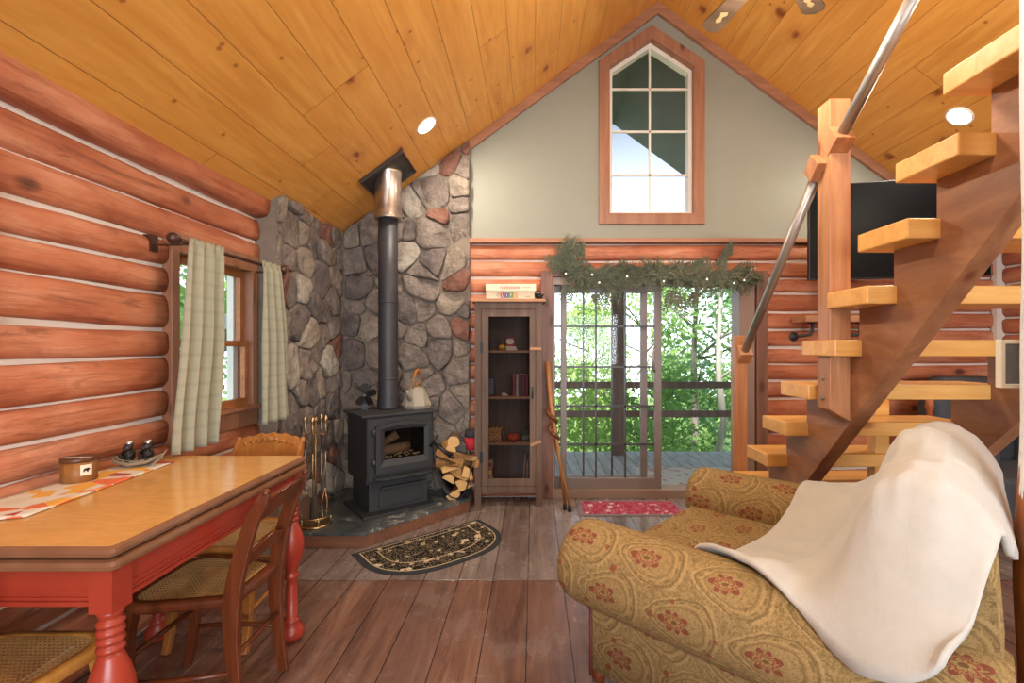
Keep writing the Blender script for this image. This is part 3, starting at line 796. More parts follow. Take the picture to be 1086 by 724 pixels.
b = MB(); b.lathe([(r_-.003, 0), (r_, .004), (r_, .098), (r_-.004, .098)], 36); b.build('body', cw, bx)
b = MB(); b.lathe([(r_+.002, .098), (r_+.003, .102), (r_+.003, .114), (r_, .118)], 36); b.build('lid', wood('barrel_lid', '#6a4226', '#45281a', 0, .4, knots=False), bx)
paper = plain('label_paper', '#e2d6c0', .7)
def curved_label(a0, a1, z0, z1, r):
    b = MB(); n = 8; vs = [(r*math.cos(a0+(a1-a0)*i/n), r*math.sin(a0+(a1-a0)*i/n), z) for z in (z0, z1) for i in range(n+1)]
    b.add(vs, [(i, i+1, n+2+i, n+1+i) for i in range(n)]); return b
lb = curved_label(-.75, -.1, .035, .085, r_+.001).build('label', paper, bx)
b = MB(); aw = -.42
Ml = Matrix.Rotation(aw, 4, 'Z') @ T(r_+.002, 0, .06) @ Matrix(((0, 0, 1, 0), (1, 0, 0, 0), (0, 1, 0, 0), (0, 0, 0, 1)))
b.prism([(-.014, -.008), (-.009, -.008), (-.008, -.002), (.0, -.003), (.001, -.009), (.006, -.009), (.007, -.001), (.012, .001), (.013, .005), (.008, .009), (.002, .009), (-.006, .008), (-.012, .005)], 0, .0008, Ml); b.build('bear_mark', BLACK, lb)
wl_ = plain('pale_lettering', '#e8dcc8', .6)
text('lettering', 'ADIRONDACKS', .017, T(.012, -.02, .1185) @ RM('Z', .12), wl_, bx)
# bear shakers in a driftwood canoe
drift = wood('driftwood', '#a8967e', '#6a5c4c', 0, .8, knots=False); bearm = plain('black_bear', '#1d1917', .5); pewter = M('pewter_cap', .35, .9).col('#b8b4ac').mat
cn = thing('driftwood_canoe', 'grey driftwood canoe holder on the table runner carrying two bear shakers', 'holder', (-1.70, 2.03, TZ+.006), .35)
b = MB(); rings = []
for i in range(13):
    t = -1+2*i/12; w = .034*(1-abs(t)**2.2)+.004; zt_ = .028+.02*t*t; x = .088*t
    rings.append([(x, -w, zt_), (x, -w*.8, .010+.02*t*t), (x, 0, .0+.022*t*t), (x, w*.8, .010+.02*t*t), (x, w, zt_), (x, w*.75, zt_), (x, w*.5, .018+.02*t*t), (x, -w*.5, .018+.02*t*t), (x, -w*.75, zt_)])
b.loft(rings); 
b.tube([(-.095, .0, .045), (-.07, -.04, .03), (-.02, -.047, .015), (.04, -.045, .02), (.09, -.02, .045)], [.004, .007, .008, .007, .004], 8)
b.build('hull', drift, cn)
b = MB(); b.tube([(.06, -.05, .005), (.085, -.03, .03), (.1, .0, .06)], [.004, .005, .003], 7); b.build('twig', drift, cn)
for k, dx in enumerate((-.033, .033)):
    Mw = cn.matrix_basis @ T(dx, 0, .02)
    s = thing('bear_shaker', ('black bear shaker at the left end of the driftwood canoe', 'black bear shaker at the right end of the driftwood canoe')[k], 'shaker', tuple(Mw.translation), .35-PI*.12, 'bear salt and pepper shakers')
    b = MB(); b.sphere((0, 0, .026), .026, 14, 0, (.85, .8, 1.1)); b.sphere((0, -.006, .060), .018, 12); b.sphere((0, -.022, .057), .009, 10)
    for q in (-1, 1):
        b.sphere((q*.012, 0, .075), .006, 8); b.tube([(q*.018, -.005, .04), (q*.022, -.022, .03), (q*.012, -.03, .026)], [.008, .007, .006], 8); b.tube([(q*.012, -.01, .01), (q*.016, -.03, .01)], [.01, .009], 8)
    b.build('bear', bearm, s)
    b = MB(); b.lathe([(.012, .07), (.013, .074), (.013, .084), (.009, .089)], 14); b.build('cap', pewter, s)

# ---- cane-seat chairs --------------------------------------------------------
def seat_outline(wf, wb, d, r, n=6):
    pts = []
    cs = [(wf/2, d/2), (-wf/2, d/2), (-wb/2, -d/2), (wb/2, -d/2)]
    for i, (x, y) in enumerate(cs):
        rr = r if i < 2 else r*.35
        a = V(cs[i-1]); c = V((x, y)); e = V(cs[(i+1) % 4])
        p0 = c+(a-c).normalized()*rr; p1 = c+(e-c).normalized()*rr
        for k in range(n+1):
            t = k/n; q = p0*(1-t)**2+c*2*t*(1-t)+p1*t*t; pts.append((q.x, q.y))
    return pts
def make_chair(name, label, loc, rz, wd, crest, wback=.36, group='cane-seat dining chairs'):
    """front is +Y"""
    c = thing(name, label, 'chair', loc, rz, group)
    out = seat_outline(.43, wback, .40, .11); inn = [(x*.84, y*.83+.003) for x, y in out]
    b = MB(); rings = []
    for e, z in ((.97, .425), (1, .432), (1, .452), (.975, .462)):
        rings.append([(x*e, y*e, z) for x, y in out])
    for e, z in ((1.02, .463), (1.0, .458), (1.0, .425)):
        rings.append([(x*e, y*e, z) for x, y in inn])
    b.loft(rings, True, 0, None, True, loop=True); b.build('seat_frame', wd, c)
    b = MB(); n = len(inn); vs = [(x*1.015, y*1.015, .4605) for x, y in inn]+[(x*.5, y*.5, .455) for x, y in inn]+[(0, 0, .453)]
    b.add(vs, [(i, (i+1) % n, n+(i+1) % n, n+i) for i in range(n)]+[(n+i, n+(i+1) % n, 2*n) for i in range(n)], smooth=True); b.build('cane_seat', CANE, c)
    hw = wback/2-.005
    for s in (-1, 1):
        path = [(s*hw, -.215, 0), (s*hw, -.195, .15), (s*hw, -.182, .30), (s*hw, -.182, .42), (s*hw, -.196, .52), (s*hw, -.222, .63), (s*hw, -.258, .74), (s*hw, -.290, .80), (s*hw, -.305, .835)]
        b = MB(); b.tube(path, [.016, .018, .021, .025, .024, .022, .020, .018, .013], mi=0, sec=[(-.55, -1.2), (.55, -1.2), (.62, 0), (.55, 1.2), (-.55, 1.2), (-.62, 0)], up=(1, 0, 0), smooth=False); b.build('back_post', wd, c, bevel=.003)
        b = MB(); b.tube([(s*.165, .165, .43), (s*.168, .178, .34), (s*.17, .175, .2), (s*.172, .19, .08), (s*.175, .212, 0)], [.023, .022, .018, .015, .014], sec=[(-1, -1), (1, -1), (1, 1), (-1, 1)], smooth=False); b.build('front_leg', wd, c, bevel=.004)
        b = MB(); b.tube([(s*.172, .18, .17), (s*.175, 0, .18), (s*hw, -.195, .19)], [.008, .011, .008], 10); b.build('stretcher', wd, c)
    b = MB(); b.tube([(-hw, -.195, .25), (hw, -.195, .25)], .009, 10); b.build('stretcher', wd, c)
    b = MB(); b.tube([(-.17, .178, .25), (.17, .178, .25)], .010, 10); b.build('stretcher', wd, c)
    def back_board(zfun0, zfun1, yoff, nm, th=.02):
        n = 16; rings = []
        for i in range(n+1):
            t = -1+2*i/n; x = t*hw; z0, z1 = zfun0(t), zfun1(t)
            def yy(z): return np.interp(z, [.52, .63, .74, .80, .835, .9], [-.196, -.222, -.258, -.290, -.305, -.32])-.02*(1-t*t)+yoff
            rings.append([(x, yy(z0)-th/2, z0), (x, yy(z0)+th/2, z0), (x, yy(z1)+th/2, z1), (x, yy(z1)-th/2, z1)])
        b = MB(); b.loft(rings, True, 0, None, False); return b.build(nm, wd, c, bevel=.004)
    back_board(lambda t: .565+.012*math.cos(t*PI), lambda t: .62+.018*math.cos(t*PI), 0, 'back_rail', .016)
    if crest == 'plain':
        cr = back_board(lambda t: .735+.014*math.cos(t*PI), lambda t: .80+.03*max(0, math.cos(t*PI/2))**.7, 0, 'crest_rail', .022)
        b = MB()
        for s in (-1, 1):
            b.tube([(s*(.02+.09*k/8), -.275-.004-.015, .79+.014*math.sin(k/8*PI)) for k in range(9)], [.003+.004*math.sin(k/8*PI) for k in range(9)], 7)
            b.sphere((s*hw, -.305, .836), .015, 10, 0, (.9, 1, 1))
        b.build('carving', wd, cr)
    else:
        cr = back_board(lambda t: .75+.01*math.cos(t*PI*2), lambda t: .835+.045*max(0, math.cos(t*PI/2))**.5+.006*math.cos(t*PI*5), 0, 'crest_rail', .024)
        b = MB()
        for s in (-1, 1):
            for j in range(4):
                x0 = s*(.015+.035*j)
                for yo in (-.335, -.30):
                    b.tube([(x0+s*.034*k/6, yo+.0+.003*math.sin(k)+.006*(j > 2), .838-.008*j+.018*math.sin(k/6*PI)) for k in range(7)], [.002+.005*math.sin(k/6*PI) for k in range(7)], 7)
            b.sphere((s*hw, -.31, .845), .017, 10, 0, (.9, 1, 1.2))
        b.sphere((0, -.335, .855), .016, 10, 0, (1.6, .6, 1)); b.sphere((0, -.30, .855), .016, 10, 0, (1.6, .6, 1))
        b.build('carving', wd, cr)
    return c
make_chair('dining_chair', 'dark brown cane-seat chair pushed in at the long side of the table', (-1.268, 1.84, 0), PI/2, MAHOG, 'plain', .30)
make_chair('dining_chair', 'oak cane-seat chair with carved crest at the far end of the table', (-1.455, 2.30, 0), PI, OAK, 'carved', .36)
make_chair('dining_chair', 'light oak cane-seat chair cut off by the bottom left corner', (-1.515, 1.30, 0), 0, OAKL, 'carved', .36)

# ---- hearth, stove, pipe -----------------------------------------------------
HZ = .105
hp = [(-1.69, 3.19), (-1.15, 3.19), (-.535, 3.91), (-.535, 4.19), (-1.69, 4.19)]
h = thing('hearth_platform', 'raised slate hearth with a wooden front edge under the stove', 'hearth', (-1.15, 3.7, 0))
b = MB(); b.prism(hp, 0, HZ-.022); b.build('wooden_edge', HEARTHW, h, world=True, bevel=.003)
b = MB(); b.prism([(x*1.0, y) for x, y in [(-1.69, 3.185), (-1.148, 3.185), (-.53, 3.908), (-.53, 4.19), (-1.69, 4.19)]], HZ-.022, HZ); b.build('slate_slab', SLATE, h, world=True, bevel=.003)
SA = math.radians(38); SC = (-1.157, 3.80)
st = thing('wood_stove', 'black cast wood stove with a glass door on the slate hearth', 'stove', (SC[0], SC[1], HZ), SA)
b = MB(); b.box(-.30, .30, -.24, .235, .735, .752); b.build('top_plate', IRON, st, bevel=.004)
b = MB(); fy = -.225
b.box(-.268, -.248, fy, .215, .245, .735); b.box(.248, .268, fy, .215, .245, .735); b.box(-.268, .268, .195, .215, .245, .735); b.box(-.268, .268, fy, .215, .245, .262); b.box(-.268, .268, fy, .215, .715, .735)
b.frame([(-.268, .245), (.268, .245), (.268, .735), (-.268, .735)], [(-.15, .40), (.20, .40), (.20, .64), (-.15, .64)], 0, .02, T(0, fy+.02, 0) @ XZ)
b.build('firebox', IRON, st, bevel=.008)
b = MB(); b.box(-.24, .24, .17, .19, .27, .71); b.box(-.24, .24, -.19, .19, .27, .395); b.build('firebrick', SOOT, st)
b = MB(); b.box(-.235, .235, -.19, .19, .02, .245); b.build('pedestal', IRON, st, bevel=.004)
b = MB(); b.box(-.30, .27, -.27, .22, 0, .02); b.build('base_plate', IRON, st, bevel=.004)
b = MB(); b.box(-.16, .20, -.202, -.19, .05, .19); b.box(-.15, .21, -.225, -.19, .185, .20); b.build('ash_drawer', IRON, st, bevel=.003)
b = MB(); b.prism([(-.215, fy), (.245, fy), (.245, -.275), (.19, -.315), (-.16, -.315), (-.215, -.275)], .275, .288); b.build('ash_lip', IRON, st, bevel=.003)
ox = [(-.205, .315), (.245, .315)]; n = 11
outer = [(-.205, .315), (.245, .315)]+[(.245-.45*i/n, .665+.028*math.sin(PI*i/n)) for i in range(n+1)]
inner = [(-.135, .41), (.185, .41)]+[(.185-.32*i/n, .625+.008*math.sin(PI*i/n)) for i in range(n+1)]
mid = [((a+c)/2, (e+g)/2) for (a, e), (c, g) in zip(outer, inner)]
b = MB(); M4 = T(0, fy, 0) @ XZ
b.frame(outer, mid, .002, .03, M4)
b.add([(x, y, .03) for x, y in mid]+[(x, y, .012) for x, y in inner]+[(x, y, .002) for x, y in inner], [(k, (k+1) % 14, 14+(k+1) % 14, 14+k) for k in range(14)]+[(14+k, 14+(k+1) % 14, 28+(k+1) % 14, 28+k) for k in range(14)], 0, M4)
dr = b.build('door', IRON, st)
b = MB(); b.loft([[V(M4 @ V((x, y, .008))) for x, y in inner], [V(M4 @ V((x, y, .011))) for x, y in inner]], smooth=False); b.build('door_glass', STGLASS, dr)
for z in (.375, .60):
    b = MB(); b.tube([(-.215, fy-.018, z), (-.215, fy-.018, z+.045)], .012, 10); b.box(-.235, -.195, fy-.02, fy, z+.008, z+.037); b.build('hinge', IRON2, dr)
b = MB(); b.tube([(.225, fy-.03, .47), (.245, fy-.06, .50), (.27, fy-.075, .56)], [.009, .009, .011], 8); b.build('door_handle', BLACK, dr)
barkm = wood('firewood_bark', '#7a6354', '#463830', 0, .9, knots=False); endw = wood('firewood_cut', '#d8b27a', '#b0803f', 1, .7, knots=False)
for k, (p, q, r) in enumerate((((-.13, -.06, .435), (.15, .0, .445), .04), ((-.14, .0, .455), (.04, -.05, .56), .033))):
    Mw = st.matrix_basis; pp, qq = Mw @ V(p), Mw @ V(q)
    b = MB(); dv = (qq-pp); b.tube([pp+dv*(i/6) for i in range(7)], [r*(1+.08*math.sin(i*2.3+k)) for i in range(7)], 12)
    o = b.build('stove_log', plain('charred_bark', '#8a7462', .95, var=.3, scale=30)); tag(o, ('lower log lying flat behind the stove glass', 'upper log slanting behind the stove glass')[k], 'log', 'logs inside the stove')
rngp = random.Random(4)
b = MB()
for k in range(60): b.sphere((rngp.uniform(-.14, .19), rngp.uniform(-.16, .05), .397+rngp.uniform(0, .012)), rngp.uniform(.006, .016), 6, 0, (1, 1, .6))
b.build('ash_bed', plain('ash', '#a89884', .95, var=.3), st)['kind'] = 'stuff'
# flue
PXY = (-1.19, 3.855); pz0 = HZ+.752
fl = thing('stove_pipe', 'tall black stovepipe ending in a shiny steel chimney section', 'stovepipe', (PXY[0], PXY[1], pz0))
b = MB(); prof = [(.078, 0)]
for z in (.24, .86): prof += [(.078, z-.02), (.078, z-.001), (.078, z), (.081, z+.003), (.081, z+.012), (.078, z+.016), (.078, z+.017), (.078, z+.04)]
prof += [(.078, 1.56)]; b.lathe([(.088, 0), (.088, .02)]+prof[1:], 28); b.build('black_pipe', IRON2, fl)
zc0 = 2.41-pz0; zc1 = 2.86-pz0
b = MB(); b.lathe([(.09, zc0-.012), (.108, zc0-.01), (.110, zc0), (.108, zc0+.012), (.105, zc0+.02), (.105, zc0+.36), (.109, zc0+.365), (.109, zc0+.38), (.105, zc0+.385), (.105, zc1)], 32); b.build('steel_chimney', CHROME, fl)
b = MB(); hs = .205
Mc = T(PXY[0], PXY[1], ceilz(PXY[0])) @ RM('Y', -math.atan(SL))
b.frame([(-hs, -hs), (hs, -hs), (hs, hs), (-hs, hs)], [(-hs+.012, -hs+.012), (hs-.012, -hs+.012), (hs-.012, hs-.012), (-hs+.012, hs-.012)], -.03, .0, Mc)
b.box(-hs, hs, -hs, hs, -.004, .0, 0, Mc); sb = b.build('ceiling_support_box', plain('galvanised_dark', '#4a4542', .5, .5), fl, world=True)
# kettle and fan on the stove
kt = thing('kettle', 'faceted grey-white kettle with a wooden handle on the stove', 'kettle', (-.975, 3.93, HZ+.752), 1.3)
kt.matrix_basis = kt.matrix_basis @ Matrix.Scale(1.28, 4)
ktm = plain('kettle_enamel', '#928c7e', .4); n = 9
b = MB(); R0 = [(.088*math.cos(2*PI*k/n), .088*math.sin(2*PI*k/n), 0) for k in range(n)]; R1 = [(.098*math.cos(2*PI*(k+.0)/n), .098*math.sin(2*PI*k/n), .02) for k in range(n)]; R2 = [(.052*math.cos(2*PI*(k+.5)/n), .052*math.sin(2*PI*(k+.5)/n), .125) for k in range(n)]
vs = R0+R1+R2; fs = [tuple(range(n))[::-1], tuple(range(2*n, 3*n))]
for k in range(n):
    j = (k+1) % n; fs += [(k, j, n+j, n+k), (n+k, n+j, 2*n+k), (n+j, 2*n+j, 2*n+k)]
b.add(vs, fs); b.build('body', ktm, kt)
b = MB(); b.lathe([(.05, .125), (.048, .132), (.02, .138)], 9, smooth=False); b.build('lid', ktm, kt)
b = MB(); b.tube([(.0, -.0, .138), (.0, .005, .165)], .008, 8); b.build('knob', OAK, kt)
b = MB(); b.tube([(-.085, 0, .06), (-.11, 0, .10), (-.125, 0, .12)], [.014, .011, .009], 8); b.build('spout', ktm, kt)
b = MB(); b.tube([(-.045, .0, .12), (-.04, 0, .19), (-.015, 0, .235), (.02, 0, .245), (.05, 0, .20), (.055, 0, .115)], [.005, .005, .011, .011, .005, .005], 8); b.build('handle', OAK, kt)
fn = thing('stove_fan', 'small black heat-powered fan on the stove top', 'fan', (-1.345, 3.76, HZ+.752), .25)
fn.matrix_basis = fn.matrix_basis @ Matrix.Scale(1.25, 4)
b = MB(); b.box(-.035, .035, -.03, .03, 0, .006); b.box(-.02, .02, -.012, .012, .006, .045)
for k in range(7): b.box(-.036+.01*k, -.031+.01*k, -.008, .03, .045, .14)
b.box(-.036, .034, .008, .018, .045, .14); b.build('base', BLACK, fn, bevel=.001)
b = MB(); b.lathe([(.002, 0), (.013, .002), (.013, .03), (.01, .032)], 12, 0, T(0, -.02, .10) @ RM('X', PI/2)); b.build('hub', BLACK, fn)
for k in range(5):
    b = MB(); a = 2*PI*k/5
    Mb = T(0, -.035, .10) @ RM('Y', a) @ RM('Z', .4)
    b.loft([[(x, y*0+d, z) for x, z in ((-.008, .008), (.008, .008), (.024, .04), (.022, .068), (0, .076), (-.022, .066), (-.02, .036))] for d in (-.001, .001)], True, 0, Mb, False); b.build('blade', BLACK, fn)

# fireplace tools
ft = thing('fireplace_tool_set', 'brass fireplace tool stand with shovel, brush and tongs on the hearth', 'fireplace tools', (-1.545, 3.33, HZ))
ft.matrix_basis = T(-1.545, 3.34, HZ)
b = MB(); b.lathe([(.105, 0), (.108, .008), (.1, .014), (.09, .018), (.0, .02)], 28); b.tube([(.1*math.cos(2*PI*k/28), .1*math.sin(2*PI*k/28), .065) for k in range(28)], .006, 8, loop=True)
for k in range(5):
    a = 2*PI*k/5+.3; b.lathe([(.005, .012), (.008, .02), (.004, .03), (.008, .042), (.005, .065)], 8, 0, None, (.1*math.cos(a), .1*math.sin(a), 0))
b.build('base', BRASS, ft)
b = MB(); b.tube([(0, 0, .015), (0, 0, .70)], .006, 10); b.tube([(-.075, 0, .63), (-.055, -.005, .64), (0, 0, .655), (.055, -.005, .64), (.075, 0, .63)], .004, 8); b.tube([(0, -.065, .64), (0, 0, .655), (0, .065, .64)], .004, 8)
b.lathe([(.006, .7), (.012, .71), (.006, .72), (.016, .735), (.018, .745), (.012, .758), (.003, .764)], 14); b.build('stand_rod', BRASS, ft)
def knob_handle(b, x, y):
    b.lathe([(.004, .52), (.005, .66), (.009, .67), (.006, .68), (.011, .70), (.006, .715), (.014, .735), (.016, .75), (.011, .765), (.002, .772)], 14, 0, None, (x, y, 0))
b = MB(); knob_handle(b, -.07, -.01); b.tube([(-.07, -.01, .54), (-.068, -.02, .24)], .004, 8); tl = b.build('shovel', BRASS, ft)
b = MB(); Ms = T(-.035, -.055, .03)
b.loft([[(x, .004+.01*(x/.05)**2+d, z) for x, z in ((-.05, 0), (.05, 0), (.052, .12), (.04, .165), (.012, .19), (-.012, .19), (-.04, .165), (-.052, .12))] for d in (0, .004)], True, 0, Ms, False)
b.build('shovel_blade', M('worn_steel', .3, .9).col('#b0a596').mat, tl)
b = MB(); b.tube([(-.035, -.05, .21), (-.06, -.03, .26)], .005, 8); b.build('shovel_neck', BRASS, tl)
b = MB(); knob_handle(b, .075, -.005); b.tube([(.075, -.005, .54), (.072, -.01, .25)], .004, 8)
b.tube([(.072, -.01, .26), (.052, -.02, .17), (.06, -.02, .07), (.075, -.02, .05)], .004, 8); b.tube([(.072, -.01, .26), (.092, -.02, .17), (.084, -.02, .07), (.07, -.02, .05)], .004, 8); b.build('tongs', BRASS, ft)
b = MB(); knob_handle(b, .01, .07); b.tube([(.01, .07, .54), (.01, .07, .1)], .004, 8); b.build('poker', BRASS, ft)
b = MB(); knob_handle(b, .012, -.07); b.tube([(.012, -.07, .54), (.012, -.065, .22)], .004, 8); br = b.build('brush', BRASS, ft)
b = MB(); b.lathe([(.01, .22), (.022, .2), (.03, .08), (.028, .06)], 12, 0, None, (.016, -.055, 0)); b.build('bristles', plain('bristle', '#3a322a', .9), br)

# firewood cradle
fw = thing('firewood_cradle', 'black curved metal firewood cradle on the hearth beside the bookcase', 'firewood holder', (-.655, 4.0, HZ))
fw.matrix_basis = T(-.66, 4.0, HZ)
arc = [(-.165, .40), (-.158, .32), (-.14, .24), (-.11, .15), (-.07, .075), (-.02, .025), (.025, .012), (.07, .03), (.105, .08), (.125, .15), (.14, .25), (.15, .33)]
b = MB(); rings = []
for y in (-.13, .13):
    rings.append([(x, y, z) for x, z in arc])
vs = [q for r in rings for q in r]; n = len(arc); b.add(vs, [(k, k+1, n+k+1, n+k) for k in range(n-1)], smooth=True); b.build('cradle_sheet', IRON2, fw, solid=.004)
for y in (-.132, .132):
    b = MB(); b.tube([(x, y, z) for x, z in arc], .006, 8); b.build('hoop', BLACK, fw)
b = MB(); b.box(-.07, .11, -.11, -.09, 0, .012); b.box(-.07, .11, .09, .11, 0, .012); b.box(.0, .05, -.11, .11, .008, .016); b.build('foot', BLACK, fw)
FWM = [endw, wood('firewood_brown', '#a07848', '#5c3c24', 1, .8, knots=False), wood('firewood_tan', '#b88a54', '#7c5430', 1, .8, knots=False)]
def split_log(loc, yaw, pitch, L, shape, label, sc=1.0, roll=0):
    t = thing('firewood_log', label, 'firewood', loc, 0, 'split firewood by the stove')
    Mr = RM('Z', yaw) @ RM('X', pitch) @ RM('Y', roll)
    prof = {'half': [(-.06, 0), (.06, 0), (.05, .035), (.025, .058), (-.01, .062), (-.042, .045)], 'wedge': [(-.055, -.01), (.05, -.02), (.03, .03), (-.01, .055)], 'quarter': [(-.03, -.03), (.055, -.03), (.045, .02), (.01, .05), (-.03, .055)], 'round': [(.05*math.cos(2*PI*k/12), .05*math.sin(2*PI*k/12)) for k in range(12)], 'slat': [(-.05, -.012), (.05, -.016), (.045, .012), (-.04, .018)]}[shape]
    sd = hash(label) % 97 if False else len(label)*1.7
    rings = []
    for i in range(5):
        y = -L/2+L*i/4; rings.append([(sc*(x+.006*mnoise.noise(V((i*1.7, k*1.3, sd)))), y, sc*(z+.006*mnoise.noise(V((i*1.3, k*1.9, sd+9))))) for k, (x, z) in enumerate(prof)])
    b = MB(); b.loft(rings, False, 0, Mr, False); b.build('bark' if shape in ('round',) else 'split_sides', barkm if shape == 'round' else FWM[int(len(label)*7.3) % 3], t)
    for r in (rings[0], rings[-1]):
        b = MB(); b.loft([r, [(x, y+(.0008 if r is rings[0] else -.0008), z) for x, y, z in r]], True, 0, Mr, False); b.build('cut_end', plain('cut_end_grain', '#cfa76c', .8, var=.15, scale=30), t)
FX, FY, FZ = -.66, 4.0, HZ
LOGS = [(-.01, 0, .06, 0, 0, 'half', 1.05, 'half-round log lying lowest in the firewood cradle', 2.6), (.07, 0, .11, 0, 0, 'quarter', 1.1, 'quartered log at the low right of the firewood cradle', -.5), (-.05, .02, .15, 0, 0, 'half', .9, 'half-round log on the low left of the firewood cradle', .5),
        (.03, -.03, .19, .9, .15, 'wedge', 1.0, 'wedge of firewood angled over the two lowest logs', 0), (-.07, -.02, .24, 1.2, -.25, 'wedge', 1.0, 'bark-edged wedge across the middle of the cradle', .4), (.08, -.02, .22, .2, 0, 'quarter', 1.0, 'quartered log against the right side of the cradle', .3),
        (.0, -.03, .265, -1.15, .2, 'slat', 1.0, 'thin split slat crossing the middle of the firewood', .2), (.07, .0, .295, 1.3, .3, 'wedge', .9, 'wedge of firewood under the right end of the top slats', .1), (-.09, -.03, .31, -1.0, .1, 'slat', 1.0, 'pale split slat on the left of the stack', .5),
        (-.03, -.04, .34, 1.35, .28, 'wedge', 1.0, 'long pale wedge near the top left of the stack', -.2), (.05, -.05, .345, 1.25, .12, 'slat', 1.1, 'long pale slat along the top right of the stack', .1), (-.07, .03, .39, .3, 0, 'half', .8, 'half-round log high at the back of the stack', .2), (-.02, .05, .465, 0.1, 0, 'round', 1.0, 'small round log standing out on top of the stack', 0)]
for x, y, z, yaw, pit, sh, sc, lab, rl_ in LOGS: split_log((FX+x, FY+y, FZ+z), yaw, pit, .25, sh, lab, sc, rl_)
b = MB(); b.tube([P(457, 467, 3.84), P(466, 474, 3.83), P(478, 483, 3.82)], [.012, .014, .02], 10); b.tube([P(478, 483, 3.82), P(481, 486, 3.83)], [.024, .01], 10)
tag(b.build('fire_glove_clip', BLACK), 'black-handled hand tool lying across the stacked firewood', 'tool')
mit = thing('oven_mitt', 'bright red fire mitt tucked behind the firewood beside the bookcase', 'mitt', (-.545, 4.09, .53))
b = MB(); b.sphere((0, 0, .0), .055, 14, 0, (.9, .6, 1.3)); b.sphere((-.035, -.01, .02), .025, 10, 0, (.8, .8, 1.5)); b.build('mitt', plain('red_cloth', '#b3202c', .8), mit)
b = MB(); b.lathe([(.05, .05), (.055, .06), (.052, .11), (.046, .112)], 16, 0, T(0, 0, 0) @ Matrix.Diagonal((1, .65, 1, 1))); b.build('cuff', plain('mitt_cuff', '#2b2b30', .8), mit)

# ---- half-round hearth rug and door rug
def m_rug(name, ground, pat1, pat2, sc):
    m = M(name, .95, 0, .1); v = m.coord(); d = m.voro(v, sc, 'SMOOTH_F1'); nz = m.noise(v, sc*2.2, 3, .6, 2.0)
    ring = (((nz*4.0).fract())-.5).abs().lt(.12); blob = (d+m.noise(v, 60, 2)*.25).lt(.34)
    c = m.mix(ring*.85, ground, pat1); c = m.mix(blob*.9, c, m.mix(m.noise(v, 9, 2).gt(.5), pat1, pat2))
    m.col(c); m.bump(m.noise(v, 220, 2), .4, .003); return m.mat
RUGP = m_rug('hearth_rug_pattern', '#141414', '#a8977a', '#cbbb9e', 16); RUGB = plain('hearth_rug_border', '#26282b', .95); RUGL = plain('rug_cream_line', '#b8a684', .95)
ra = math.radians(39.5)
hr = thing('hearth_rug', 'black half-round hearth rug with cream floral pattern on the floor', 'rug', (-.80, 3.36, 0), ra)
hr.matrix_basis = T(-.815, 3.40, 0) @ RM('Z', ra)
def half(w, d, s, n=24, y0=0):
    # straight edge along local x at y=y0, curve towards -y
    pts = [(w/2, y0), (w/2, y0-s)]
    for i in range(1, n): 
        t = PI*i/n; pts.append((w/2*math.copysign(abs(math.cos(t))**.75, math.cos(t)), y0-s-(d-s)*math.sin(t)**.85))
    return pts+[(-w/2, y0-s), (-w/2, y0)]
b = MB(); b.prism(half(.98, .56, .16), 0, .007); b.build('border', RUGB, hr, bevel=.002)
for w, d, s, y0, z, m_, nm in ((.90, .495, .14, -.025, .0076, RUGL, 'outer_line'), (.885, .48, .135, -.0325, .0082, RUGP, 'floral_field'), (.70, .34, .10, -.075, .0086, RUGL, 'inner_line'), (.685, .325, .095, -.0825, .009, RUGP, 'centre_field')):
    b = MB(); b.prism(half(w, d, s, 24, y0), .006, z); b.build(nm, m_, hr)
dr_ = thing('door_rug', 'crimson floral rug with a grey border in front of the glass door', 'rug', (.78, 3.99, 0))
b = MB(); b.box(.37, 1.25, 3.79, 4.17, 0, .006); b.build('border', plain('grey_rug_border', '#7a7076', .95), dr_, world=True)
b = MB(); b.box(.41, 1.21, 3.825, 4.135, .005, .008); b.build('floral_field', m_rug('crimson_rug', '#9c2348', '#c9a8ac', '#e0d0d0', 13), dr_, world=True)

# ---- bookcase ----------------------------------------------------------------
BW = wood('rustic_cabinet', '#786050', '#513f34', 2, .6); BWX = wood('rustic_shelf', '#c09068', '#97684a', 0, .6)
bc = thing('bookcase', 'tall rustic brown cabinet with a screened door beside the glass door', 'bookcase', (-.205, 4.13, 0))
bx0, bx1, by0, by1, bz1 = -.505, .072, 4.03, 4.235, 1.745
yf = by0
b = MB(); b.box(bx0, bx0+.02, yf+.02, by1, .06, bz1); b.box(bx1-.02, bx1, yf+.02, by1, .06, bz1); b.box(bx0, bx1, by1-.012, by1, .06, bz1); b.build('body', BW, bc, world=True)
b = MB(); b.box(bx0-.03, bx1+.03, yf-.03, by1, bz1, bz1+.025); b.build('top', BWX, bc, world=True, bevel=.004)
for x in (bx0, bx1-.055):
    b = MB(); b.box(x, x+.055, yf, yf+.03, 0, bz1); b.build('leg', BW, bc, world=True, bevel=.003)
for zz0, zz1 in ((bz1-.06, bz1), (.11, .17)):
    b = MB(); b.box(bx0+.055, bx1-.055, yf+.002, yf+.025, zz0, zz1); b.build('cross_rail', BW, bc, world=True, bevel=.003)
shz = [CAMZ-(p-CY)/FPX*4.06 for p in (371.5, 420.5, 469.5)]
for z in shz:
    b = MB(); b.box(bx0+.02, bx1-.02, yf+.035, by1-.012, z-.02, z); b.build('shelf', BWX, bc, world=True)
b = MB(); b.box(bx0+.02, bx1-.02, yf+.03, by1-.012, .16, .18); b.build('bottom_shelf', BWX, bc, world=True)
b = MB(); ddx0, ddx1 = bx0+.057, bx1-.057
